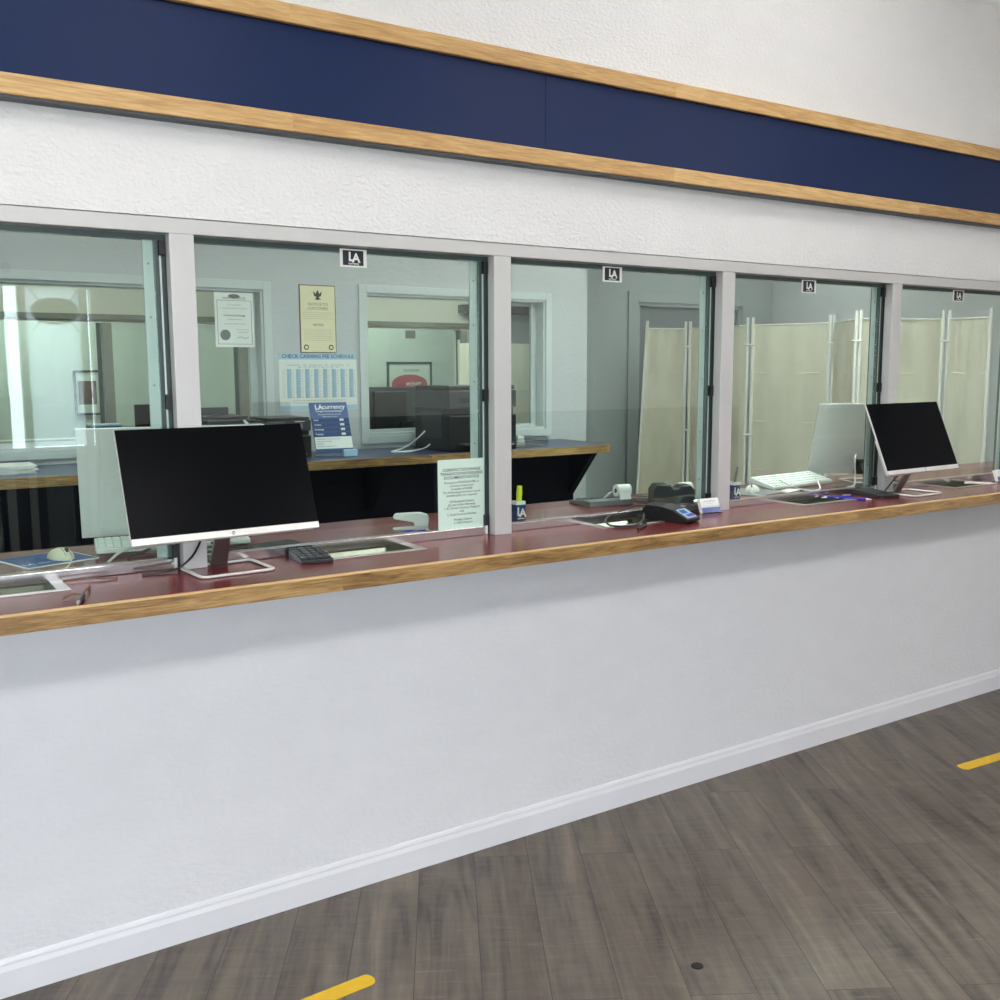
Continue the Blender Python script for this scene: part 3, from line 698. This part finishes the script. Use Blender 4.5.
# recess wall, door and end wall
b = MB(); DX0, DX1, DZ = 5.26, 6.42, 2.125
b.box(4.6, DX0, YR, YR+.12, .1, ZO); b.box(DX1, 6.92, YR, YR+.12, .1, ZO); b.box(DX0, DX1, YR, YR+.12, DZ, ZO)
struct(b.build('wall_recess', M['grey_wall']), 'grey office wall around the grey door')
d = empty('door_1', ((DX0+DX1)/2, YR, .1), kind='structure'); d['label'] = 'grey flush door behind the fabric screen'
h = (DX1-DX0)/2
MB().box(-h+.03, h-.03, .03, .075, .005, DZ-.13, .002).build('door_panel', M['door_grey'], d)
b = MB()
for q in ((-h-.1, -h, 0, DZ-.1+.08), (h, h+.1, 0, DZ-.1+.08), (-h, h, DZ-.1, DZ-.1+.08)): b.box(q[0], q[1], -.016, 0, q[2], q[3], .002)
b.box(-h, -h+.028, 0, .12, 0, DZ-.1); b.box(h-.028, h, 0, .12, 0, DZ-.1); b.box(-h, h, 0, .12, DZ-.128, DZ-.1)
b.build('door_frame', M['grey_wall'], d)
b = MB()
for z in (.3, 1.0, 1.75): b.cyl((-h+.03, .022, z), (-h+.03, .022, z+.1), .008)
b.build('hinge', M['stemgrey'], d)
MB().tube([(h-.1, .03, .9), (h-.1, -.03, .9), (h-.2, -.03, .9)], .01).build('door_handle', M['steel'], d)
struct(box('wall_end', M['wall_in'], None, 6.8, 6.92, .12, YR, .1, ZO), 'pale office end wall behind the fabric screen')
e = empty('electrical_panel', (4.70, YR+.0005, 1.14), 'grey electrical panel on the recess wall, half hidden by the office wall corner', 'panel')
MB().box(-.1, .1, -.05, 0, 0, 1.0, .004).build('cabinet', M['grey_wall'], e)
MB().box(-.085, .085, -.056, -.05, .02, .98, .002).build('panel_door', M['grey_wall'], e)

# back counter
b = MB(); bc = empty('back_counter', (0, 0, 0), 'navy back counter with an oak front edge along the office wall', 'counter')
MB().prism([(-1.6, 1.722), (3.585, 1.722), (3.655, 1.79), (3.655, 2.285), (-1.6, 2.285)], 'z', 1.135, 1.172).build('navy_top', M['navy_top'], bc)
b = MB(); b.box(-1.6, 3.59, 1.702, 1.7215, 1.131, 1.173, .001)
b.prism([(3.59, 1.702), (3.674, 1.782), (3.656, 1.79), (3.586, 1.7215)], 'z', 1.131, 1.173); b.box(3.6555, 3.674, 1.784, 2.285, 1.131, 1.173, .001)
b.build('oak_front_edge', M['oak_edge'], bc)
MB().box(-1.6, 3.55, 1.97, 2.285, .1, 1.134).build('navy_body', M['navy'], bc)
MB().prism([(1.74, 1.134), (1.97, 1.134), (1.97, .87)], 'x', 3.51, 3.55).build('gusset', M['navy'], bc)
for x in (-.6, .9, 2.2): MB().prism([(1.74, 1.134), (1.9699, 1.134), (1.9699, .87)], 'x', x, x+.04).build('gusset', M['navy'], bc)
ZB = 1.172
# posters on the back wall
r = empty('certificate', (1.648, BW-.0139, 1.853), 'white certificate with a dark seal hung in the left office window', 'certificate')
s = MB().box(-.1, .1, -.002, 0, -.135, .135).build('sheet', M['paper'], r)
b = MB()
for q in ((-.088, .088, .095, .097), (-.088, .088, -.121, -.119), (-.088, -.086, -.119, .095), (.086, .088, -.119, .095)): b.box(q[0], q[1], -.0028, -.002, q[2], q[3])
b.build('border', M['ink_grey'], s)
b = MB(); b.text('STATE CERTIFICATE', .013, 0, .103, -.0028, bold=.02); b.text('This is to certify that', .008, 0, .072, -.0028); b.text('in accordance with the law the bearer is', .008, 0, .055, -.0028)
b.text('Currency Exchange', .014, 0, .018, -.0028, bold=.02); b.text('is hereby licensed to', .009, 0, .0, -.0028); b.text('operate at the above location.', .009, 0, -.022, -.0028); b.text('Given under my hand', .008, .04, -.05, -.0028); b.text('and seal of office', .008, .04, -.064, -.0028)
b.tube([(.01, -.0028, -.09), (.03, -.0028, -.083), (.05, -.0028, -.092), (.07, -.0028, -.084)], .0012); b.build('printed_text', M['ink_grey'], s)
b = MB(); b.cyl((-.05, -.002, -.075), (-.05, -.004, -.075), .026, seg=28); b.build('seal', M['mgrey'], s)
b = MB(); b.ball((0, -.004, .117), .03, (1, .03, .35)); b.build('crest', M['ink_grey'], s)

def circ(b, x, z, r, y=-.0035): b.cyl((x, -.002, z), (x, y, z), r, seg=24)
r = empty('notice_poster', (2.1, BW, 1.868), 'yellowish folded notice with a dark eagle crest, above the fee chart', 'poster')
s = MB().prism([(-.001, -.177), (-.001, 0), (-.006, 0), (-.003, -.177)], 'x', -.102, .102).build('sheet_border', M['ink_brown'], r)
MB().prism([(-.001, .0005), (-.001, .177), (-.003, .177), (-.006, .0005)], 'x', -.102, .102).build('sheet_border', M['ink_brown'], r)
s = MB().box(-.097, .097, -.0068, -.006, -.172, .172).build('sheet', M['paper_y'], r)
b = MB(); Y = -.0078
b.ball((0, Y, .125), .011, (1, .05, 1.5)); b.ball((0, Y, .143), .005, (1, .05, 1))
for sx in (-1, 1):
    b.prism([(sx*.008, .128), (sx*.024, .145), (sx*.021, .127), (sx*.017, .118), (sx*.009, .117)], 'y', Y, Y+.0006)
    b.prism([(sx*.004, .112), (sx*.018, .105), (sx*.016, .101), (sx*.004, .107)], 'y', Y, Y+.0006)
b.prism([(-.006, .112), (.006, .112), (.009, .1), (-.009, .1)], 'y', Y, Y+.0006)
b.build('eagle_crest', M['ink'], s)
b = MB(); b.text('NOTICE TO', .021, 0, .07, Y); b.text('CUSTOMERS', .021, 0, .048, Y); b.text('NOTICE', .016, 0, -.035, Y, bold=.02)
b.build('heading', M['ink_grey'], s)
b = MB()
for i in range(4): b.text('For each transaction in currency the law requires a report', .0072, 0, .032-i*.0105, Y)
for i in range(6): b.text('Federal law requires this business to keep identification', .0072, 0, -.058-i*.011, Y)
b.build('printed_text', M['ink_lgrey'], s)
b = MB()
for x in (-.07, .07): circ(b, x, -.147, .014, -.0075)
b.build('round_seal', M['ink'], s)
b = MB()
for x in (-.07, .07): circ(b, x, -.147, .0085, -.0082)
b.build('seal_centre', M['paper_y'], s)

r = empty('fee_chart', (2.097, BW+.0004, 1.54), 'white and blue check cashing fee schedule chart on the office wall', 'poster', rz=0)
s = MB().box(-.221, .221, -.003, 0, -.15, .15).build('sheet', M['paper'], r)
MB().box(-.221, .221, -.0042, -.003, .117, .15).build('blue_header', M['ink_sky'], s)
MB().box(-.219, .219, -.0036, -.003, -.149, -.125).build('blue_footer', M['ink_sky'], s)
b = MB(); b.text('CHECK CASHING FEE SCHEDULE', .0275, 0, .1245, -.005, bold=.014); b.build('heading', M['dec_dblue'], s)
b = MB()
for i in range(8): b.box(-.178+i*.0505, -.154+i*.0505, -.0038, -.003, -.085, .068)
b.build('blue_columns', M['ink_lblue'], s)
b = MB()
for i in range(17):
    for j in range(11): b.text('%d.%02d' % (1+(i*3+j) % 9, (i*7+j*5) % 100), .0085, -.197+i*.0252, .056-j*.0138, -.0046)
b.text('Amount of check      Fee      Amount of check      Fee      Amount of check      Fee', .0105, 0, .085, -.0046); b.text('up to   and   over   from   to   each   not   more   than', .0105, 0, .075, -.0046)
for i in range(2): b.text('Fees shown are the maximum charged at this location for checks cashed in person', .009, 0, -.101-i*.012, -.0046)
b.build('printed_text', M['ink_grey'], s)

# brochure display on the back counter
r = empty('brochure_display', (2.035, 1.96, ZB), 'slanted blue currency brochure display on the back counter below the fee chart', 'display', rz=math.radians(-4))
T = X((0, 0, .012)) @ Matrix.Rotation(math.radians(-22), 4, 'X')
b = MB(); b.box(-.102, .102, .0035, .006, 0, .275, 0, T); b.box(-.102, .102, -.03, .1, 0, .003); b.box(-.102, .102, -.03, -.027, .003, .035)
b.build('acrylic_stand', M['clear'], r)
s = MB().box(-.1, .1, 0, .003, 0.002, .272, .0005, T).build('blue_sheet', M['dec_blue'], r)
b = MB()
for z in (.1, .125, .15, .175): b.box(-.098, .098, -.0008, -.0001, z-.008, z+.011, 0, T)
b.build('dark_bands', M['dec_dblue'], s)
MB().box(-.098, .098, -.001, -.0002, .026, .088, 0, T).build('white_panel', M['paper'], s)
b = MB()
for z in (.1, .126, .151, .176): b.box(.048, .07, -.0016, -.0009, z-.004, z+.008, 0, T)
b.build('small_photos', M['cream'], s)
b = MB(); b.text('LA', .036, -.052, .236, -.0012, bold=.04, mat=T); b.text('currency', .034, .026, .238, -.0012, bold=.02, mat=T); b.text('Foreign Currency Exchange', .0125, 0, .222, -.0012, bold=.02, mat=T)
b.text('Buy and sell foreign currency', .0105, 0, .206, -.0012, mat=T); b.text('Best rates in town', .0105, 0, .194, -.0012, mat=T)
for i, t in enumerate(('Cash', 'Orders', 'Exchange', 'Transfer')): b.text(t, .013, -.09, .174-i*.025, -.0018, 'LEFT', .015, mat=T)
b.build('white_lettering', M['paper'], s)
b = MB()
for i, t in enumerate(('Information on our services', 'Monday to Friday', 'Saturday', 'Sunday by appointment')): b.text(t, .011, -.09, .074-i*.013, -.0016, 'LEFT', mat=T)
b.build('blue_lettering', M['ink_blue'], s)
r = empty('card_box', (2.075, 1.88, ZB), 'small clear box of cards in front of the blue brochure display', 'box')
MB().box(-.04, .04, -.02, .02, 0, .03, .002).build('acrylic_box', M['clear'], r); MB().box(-.036, .036, -.016, .016, .002, .035).build('cards', M['ink_sky'], r)

def printer(loc, w, d, h, label, lcd=True, rz=0):
    r = empty('printer', loc, label, 'printer', 'black office printers', rz)
    MB().box(-w/2, w/2, -d/2, d/2, 0, h*.55, .006).build('lower_body', M['black'], r)
    MB().box(-w/2, w/2, -d/2+.03, d/2, h*.55, h*.66, .003).build('output_bay', M['black_soft'], r)
    MB().box(-w/2, w/2, -d/2, d/2, h*.66, h*.93, .006).build('scanner_body', M['dgrey'], r)
    MB().box(-w/2+.004, w/2-.004, -d/2+.01, d/2, h*.935, h, .005).build('scanner_lid', M['black'], r)
    MB().box(-w/2+.05, w/2-.05, -d/2-.07, -d/2+.03, h*.1, h*.13, .003).build('paper_tray', M['dgrey'], r)
    if lcd:
        MB().box(-.01, .07, -d/2-.003, -d/2+.002, h*.72, h*.85, .001).build('display', M['mgrey'], r)
        b = MB(); b.box(.03, .08, -d/2-.002, -d/2, h*.885, h*.905); b.build('badge', M['silver'], r)
        MB().box(-.15, -.05, -d/2-.003, -d/2, h*.74, h*.82).build('button_panel', M['black'], r)
    MB().box(-w/2-.002, -w/2, -d/2+.08, d/2-.08, h*.2, h*.6).build('side_panel', M['dgrey'], r)
    return r
pr_ = printer((2.815, 1.985, ZB), .42, .38, .345, 'tall black printer on the back counter in front of the middle office window')
MB().box(.03, .16, -.245, -.2, .03, .04).build('paper_sheet', M['paper'], pr_)
p2 = printer((1.49, 2.08, ZB), .21, .26, .215, 'black printer behind the left monitor on the back counter', False)
MB().box(-.08, .07, .08, .1, .215, .25, .004, X((0, 0, 0))).build('paper_guide', M['dgrey'], p2)
p3 = printer((1.785, 2.07, ZB), .23, .26, .2, 'low black multifunction printer with a clear paper support, left of the brochure display', True)
MB().box(-.1, .1, .1, .103, .2, .27).build('clear_support', M['clear'], p3)
r = empty('desk_phone', (1.578, 1.82, ZB), 'rounded grey desk phone between the two black printers on the back counter', 'phone')
MB().prism([(-.08, 0), (.09, 0), (.09, .16), (.05, .185), (-.02, .15), (-.08, .03)], 'x', -.03, .05, .01).build('body', M['mgrey'], r)
MB().prism([(-.05, .1), (-.02, .152), (.05, .19), (.055, .2), (-.03, .17), (-.06, .115)], 'x', -.045, -.031, .003).build('handset', M['silver'], r)
r = empty('paper_stack', (.53, 1.98, ZB), 'stack of loose white papers at the left end of the back counter', 'papers')
for i in range(5): MB().box(-.13, .11, -.1, .1, .001+i*.007, .0065+i*.007, 0, Matrix.Rotation(random.uniform(-.15, .15), 4, 'Z')).build('sheet', M['paper'], r)
# clear trays with paper at right part of the back counter
r = empty('letter_tray', (3.17, 1.95, ZB), 'clear letter tray with white papers at the right end of the back counter', 'tray')
b = MB()
for q in ((-.11, .11, -.1, -.097, 0, .05), (-.11, .11, .097, .1, 0, .05), (-.11, -.107, -.097, .097, 0, .05), (.107, .11, -.097, .097, 0, .05), (-.11, .11, -.1, .1, 0, .003)): b.box(*q)
b.build('acrylic_walls', M['clear'], r)
b = MB()
for z in (.012, .026, .048):
    b.tube([(-.112, -.102, z), (.112, -.102, z), (.112, .102, z), (-.112, .102, z)], .0015, closed=True)
b.build('wire_rim', M['stemgrey'], r)
MB().prism([(-.09, .004), (-.03, .004), (-.045, .06), (-.085, .066)], 'y', -.08, .09, .003).build('papers', M['paper'], r)
tag(MB().tube([(2.6, 2.05, ZB+.1), (2.57, 2.06, ZB+.07), (2.5, 2.05, ZB+.025), (2.4, 2.0, ZB+.006), (2.33, 1.96, ZB+.004), (2.45, 1.93, ZB+.004), (2.56, 1.98, ZB+.012), (2.6, 2.0, ZB+.03)], .004, smoothn=3).build('white_cable', M['white']), 'white cable curving onto the back counter left of the tall printer', 'cable')

# ------------------------------------------------------------------ folding fabric screen
J = [(4.86, 2.86), (5.2, 2.76), (5.16, 2.12), (5.37, 1.6), (5.05, 1.17), (5.58, .94), (5.57, .63)]
J[0] = (4.84, 2.83)
fs = empty('folding_screen', (5.2, 1.8, .1), 'beige fabric folding screen on white poles across the right of the office', 'screen')
def W(p, z): return Vector((p[0]-5.2, p[1]-1.8, z-.1))
ZF = 1.9
for i in range(6):
    a, c = Vector(J[i]), Vector(J[i+1]); d = (c-a).normalized(); nrm = Vector((-d.y, d.x))
    a1 = a+d*.022; c1 = c-d*.022
    lean = -.11 if i == 0 else 0
    # pleated fabric panel
    b = bmesh.new(); nx, nz = 26, 26; vs = []
    rnd = random.Random(i)
    ph = [rnd.uniform(0, 6) for _ in range(6)]
    for q in range(nx+1):
        col = []
        for s_ in range(nz+1):
            t = q/nx; zz = .25+(ZF-.012*math.sin(t*PI)-.25)*s_/nz
            lo = (1-s_/nz)*lean*(1-t)
            wv = .012*math.sin(t*9+ph[0]+2*s_/nz)*(.4+.6*abs(math.sin(s_/nz*PI*3)))+.007*math.sin(t*21+ph[1])*math.exp(-3*(1-s_/nz))
            k_ = (s_/nz*5) % 1; wv += .008*math.exp(-((k_-.02)/.06)**2)
            pt = a1+(c1-a1)*t+nrm*wv+Vector((lo, 0))
            col.append(b.verts.new(W(pt, zz)))
        vs.append(col)
    for q in range(nx):
        for s_ in range(nz): b.faces.new((vs[q][s_], vs[q+1][s_], vs[q+1][s_+1], vs[q][s_+1]))
    bmesh.ops.solidify(b, geom=list(b.faces), thickness=.002)
    m = MB(); m._add(b); m.smooth = True; fp = m.build('fabric_panel', M['fabric'], fs)
    m = MB(); 
    for s_ in range(1, 5):
        zz = .25+(ZF-.25)*s_/5+.005
        lo = (1-s_/5)*lean
        m.tube([W(a1+nrm*.012+Vector((lo, 0)), zz), W((a1+c1)/2+nrm*.014+Vector((lo/2, 0)), zz-.012), W(c1+nrm*.012, zz)], .005, seg=6, smoothn=2)
    m.build('seam', M['fabric'], fp)
    m = MB(); m.cyl(W(a1+Vector((lean, 0)), .1), W(a1, ZF+.045), .011, seg=14); m.build('pole', M['pole'], fs, smooth=True)
    m = MB(); m.cyl(W(c1, .1), W(c1, ZF+.045), .011, seg=14); m.build('pole', M['pole'], fs, smooth=True)
    m = MB(); m.cyl(W(a1, ZF-.01), W(c1, ZF-.01), .006, seg=10); m.build('top_rod', M['pole'], fs, smooth=True)
    if i > 0:
        m = MB()
        for zz in (ZF-.14, .35, 1.15):
            pz = [W(a+Vector((.03*math.cos(t*PI/6), .03*math.sin(t*PI/6))), zz) for t in range(12)]
            m.tube(pz, .006, closed=True)
        m.build('hinge_ring', M['pole'], fs)

# ------------------------------------------------------------------ rooms beyond the back wall
wall_open('wall_far', M['cream'], XL, 4.85, YF, YF+.12, .1, ZO, [(-1.5, 4.76, 1.1, 1.97)], 'cream far partition seen through the office windows')
fw = empty('window_13', (0, YF, 1.1), kind='structure'); fw['label'] = 'far row of aluminium teller windows'
b = MB(); b.box(-1.5, 4.85, -.02, .06, .885, .925)
for x in (-.44, .61, 1.654, 2.70, 3.75, 4.79): b.box(x-.035, x+.035, -.025, .05, 0, .86)
b.build('frame', M['far_frame'], fw)
b = MB()
for x in (1.654, 2.70, 3.75, 4.79): b.box(x-.075, x-.045, -.012, -.002, 0, .86)
b.build('glass_edge', M['gasket'], fw)
MB().box(-1.5, 4.76, .0, .008, 0, .86).build('glass_pane', M['glass_far'], fw)
st = empty('window_sticker', (4.24, YF-.004, 1.915), 'tiny dark sticker on the far glass, above the framed red poster', 'sticker'); MB().box(-.05, .05, -.002, 0, -.035, .035).build('panel', M['ink_grey'], st)
struct(box('wall_far_end', M['grey_wall'], None, 4.85, 6.92, YF, YF+.12, .1, ZO), 'grey wall beyond the middle office window')
tag(box('dark_duct', M['dgrey'], None, 4.74, 5.6, YF-.12, YF+.0005, 2.12, 2.19), 'dark duct box on the grey wall seen through the middle office window', 'duct')
struct(box('wall_outer', M['wall_far'], None, XL, 6.92, 9.2, 9.3, .1, ZO), 'pale wall of the furthest room')
struct(box('wall_outer_left', M['wall_far'], None, XL-.1, XL, .12, 9.3, .1, ZO), 'pale wall left of the back rooms')
struct(box('wall_outer_right', M['grey_wall'], None, 6.92, 7.0, .12, 9.3, .1, ZO), 'grey wall right of the back rooms')
# far counter and things on it
fc = empty('far_counter', (0, 0, 0), 'far teller counter beyond the left office window', 'counter')
MB().box(-1.5, 4.3, YF-.4, YF-.03, 1.06, 1.1).build('top', M['mgrey'], fc); MB().box(-1.5, 4.3, YF-.1, YF-.03, .1, 1.06).build('front', M['navy'], fc)
r = empty('far_monitor', (1.98, YF-.22, 1.1), 'dark monitor on the far counter seen through the left office window', 'monitor')
MB().box(-.2, .2, -.012, .012, .03, .25, .004).build('display', M['screen'], r); MB().box(-.03, .03, -.01, .02, 0, .04).build('stand', M['dgrey'], r); MB().box(-.1, .1, -.07, .07, 0, .006).build('foot', M['dgrey'], r)
r = empty('blue_box', (1.55, YF-.25, 1.1), 'blue box on the far counter seen through the left office window', 'box')
MB().box(-.11, .11, -.08, .08, 0, .1, .003).build('body', M['ink_blue'], r); MB().box(-.112, .112, -.082, .082, .1, .115, .003).build('lid', M['ink_lblue'], r)
# room table right behind the back wall, with monitor
bt = empty('rear_desk', (0, 0, 0), 'desk behind the office back wall, hidden below the middle window', 'desk')
MB().box(1.9, 3.8, BW+.13, BW+.75, 1.02, 1.06).build('desk_top', M['navy_top'], bt)
for x in (1.95, 3.75):
    for y in (BW+.17, BW+.7): MB().box(x-.025, x+.025, y-.025, y+.025, .1, 1.02).build('leg', M['dgrey'], bt)
r = empty('black_monitor', (2.79, BW+.38, 1.095), 'black monitor seen from behind through the middle office window, left of the tall printer', 'monitor')
MB().box(-.31, .31, -.02, .02, .06, .405, .006).build('rear_shell', M['dgrey'], r)
MB().box(-.21, .01, -.05, -.0205, .12, .38, .006).build('rear_housing', M['black'], r)
b = MB(); 
for z in (.1, .16, .22, .28, .34): b.box(-.3, -.22, -.0215, -.0205, z, z+.004)
b.build('vent_slots', M['black'], r)
MB().box(-.12, .12, -.1, .08, -.035, -.027, .002).build('foot', M['black'], r); MB().box(-.04, .04, -.06, -.02, -.027, .2).build('stand', M['black'], r)
# framed posters
def framed(loc, w, h, label, poster):
    r = empty('framed_poster', loc, label, 'poster', None)
    b = MB()
    for q in ((-w/2, w/2, h/2-.02, h/2), (-w/2, w/2, -h/2, -h/2+.02), (-w/2, -w/2+.02, -h/2+.02, h/2-.02), (w/2-.02, w/2, -h/2+.02, h/2-.02)): b.box(q[0], q[1], -.025, 0, q[2], q[3])
    b.build('frame', M['dgrey'], r)
    s = MB().box(-w/2+.02, w/2-.02, -.012, -.001, -h/2+.02, h/2-.02).build('print', M['paper'], r)
    if poster == 'red':
        b = MB(); pts = [(-.2*w/.5, -.2), (.2*w/.5, -.2)]+[(.2*w/.5*math.cos(a*PI/12), -.02+.1*math.sin(a*PI/12)) for a in range(13)]
        b.prism(pts, 'y', -.014, -.0121); b.build('red_shape', M['ink_red'], s)
        b = MB(); b.text('TRANSFER', .045, .02, .11, -.0135); b.build('heading', M['ink_grey'], s)
        b = MB(); b.text('MONEY', .055, .05, -.045, -.015, bold=.03); b.text('worldwide', .04, .05, -.09, -.015, bold=.02); b.build('white_lettering', M['paper'], s)
    else:
        MB().box(-w/2+.04, w/2-.04, -.014, -.0121, -h/2+.1, h/2-.1).build('mauve_panel', M['ink_brown'], s)
framed((5.28, 7.3, 1.47), .56, .44, 'framed poster with a red shape, seen through the middle office window above the black monitor', 'red')
# wall carrying the framed poster
struct(box('wall_beyond', M['wall_far'], None, XL, 6.92, 7.301, 7.42, .1, ZO), 'pale wall beyond the far teller windows')
framed((1.87, 7.3, 1.4), .24, .42, 'narrow framed mauve poster seen through the left window', 'm')
# second small folding screen beyond
def small_screen(pts, zt, label):
    r = empty('folding_screen', (pts[0][0], pts[0][1], .1), label, 'screen')
    for a, c in zip(pts[:-1], pts[1:]):
        b = MB(); ax, ay = a[0]-pts[0][0], a[1]-pts[0][1]; bx, by = c[0]-pts[0][0], c[1]-pts[0][1]
        L = math.hypot(bx-ax, by-ay); T = X((ax, ay, 0)) @ Matrix.Rotation(math.atan2(by-ay, bx-ax), 4, 'Z')
        MB().box(.02, L-.02, -.002, .002, .15, zt-.1, 0, T).build('fabric_panel', M['fabric'], r)
        b = MB()
        for x in (.015, L-.015): b.cyl((x, 0, 0), (x, 0, zt-.07), .011, mat=T)
        b.build('pole', M['pole'], r)
        b = MB()
        for z in (.5, .9, 1.3): b.box(.02, L-.02, -.004, -.002, z, z+.012, 0, T)
        b.build('seam', M['pole'], r)
small_screen([(4.46, 4.85), (4.9, 4.7), (5.35, 4.85)], 1.83, 'beige folding screen in the far room, seen through the middle office window')
for x, y, m in ((.4, 1.0, 'office_lamp'), (2.2, .9, 'office_lamp'), (4.1, .72, 'office_lamp_right'), (5.95, 2.5, 'office_lamp_dim')):
    ceiling_light(x, y, ZO, 1.1, .5, M[m], 'white ceiling light panel over the teller office, out of frame', 'office ceiling lights')
for x, y in ((1.0, 3.9), (4.2, 3.9), (1.2, 6.4), (4.6, 6.4)):
    ceiling_light(x, y, ZO, 1.1, .5, M['far_lamp'], 'white ceiling light panel over the far rooms, out of frame', 'far room ceiling lights')

# ------------------------------------------------------------------ floor marks
def tape(p0, p1, w, label):
    p0 = Vector(p0); p1 = Vector(p1); d = p1-p0; L = d.length
    b = MB(); pts = []
    for k_ in range(9):
        a = -PI/2+PI*k_/8; pts.append((L-w*.35+w*.35*math.cos(a), w/2*math.sin(a)))
    pts += [(0, w/2), (0, -w/2)]
    b.prism(pts, 'z', .0003, .0012)
    o = b.build('floor_tape', M['yellow'], None, (p0.x, p0.y, 0), (0, 0, math.atan2(d.y, d.x))); tag(o, label, 'tape', 'yellow floor tapes')
tape((.60, -.475), (1.05, -.456), .052, 'yellow tape strip on the floor at the bottom edge of the photo')
tape((4.1, -.525), (3.64, -.492), .052, 'yellow tape strip on the floor at the right edge of the photo')
b = MB(); b.cyl((0, 0, 0), (0, 0, .002), .017, .013, seg=14)
tag(b.build('gum_spot', M['gum'], None, (1.804, -.889, .0003)), 'small black gum spot stuck on the plank floor', 'spot')

# ------------------------------------------------------------------ world, camera
wd = bpy.data.worlds.new('sky'); SC.world = wd; wd.use_nodes = True
nt = wd.node_tree; bg = nt.nodes['Background']
sky = nt.nodes.new('ShaderNodeTexSky'); sky.sky_type = 'HOSEK_WILKIE'; sky.turbidity = 4; sky.sun_direction = (.3, .6, .74)
mixn = nt.nodes.new('ShaderNodeMix'); mixn.data_type = 'RGBA'; mixn.inputs[0].default_value = .55; mixn.inputs[7].default_value = (.88, .94, 1, 1)
nt.links.new(sky.outputs[0], mixn.inputs[6]); nt.links.new(mixn.outputs[2], bg.inputs[0]); bg.inputs[1].default_value = 18.0
po = bpy.data.lights.new('storefront_portal', 'AREA'); po.shape = 'RECTANGLE'; po.size = SX1-SX0; po.size_y = 2.0; po.cycles.is_portal = True
o = bpy.data.objects.new('storefront_portal', po); COL.objects.link(o); o.location = ((SX0+SX1)/2, -5.2, 1.25); o.rotation_euler = (PI/2, 0, 0)

F, YAW, PIT, ROLL = 994.435, .575764, .130333, -.0039083
cam = bpy.data.cameras.new('camera'); co = bpy.data.objects.new('camera', cam); COL.objects.link(co)
f = Vector((math.sin(YAW)*math.cos(PIT), math.cos(YAW)*math.cos(PIT), -math.sin(PIT)))
r = Vector((math.cos(YAW), -math.sin(YAW), 0)); u = r.cross(f)
c, s = math.cos(ROLL), math.sin(ROLL); r2 = c*r+s*u; u2 = -s*r+c*u
mt = Matrix((r2, u2, -f)).transposed().to_4x4(); mt.translation = Vector((0, -2.699, 1.6))
co.matrix_world = mt
cam.sensor_fit = 'HORIZONTAL'; cam.sensor_width = 36; cam.lens = 36*F/1000; cam.clip_start = .05
SC.camera = co
vs = SC.view_settings; vs.view_transform = 'Standard'; vs.look = 'None'; vs.gamma = 1; vs.use_curve_mapping = False; vs.exposure = 0.0
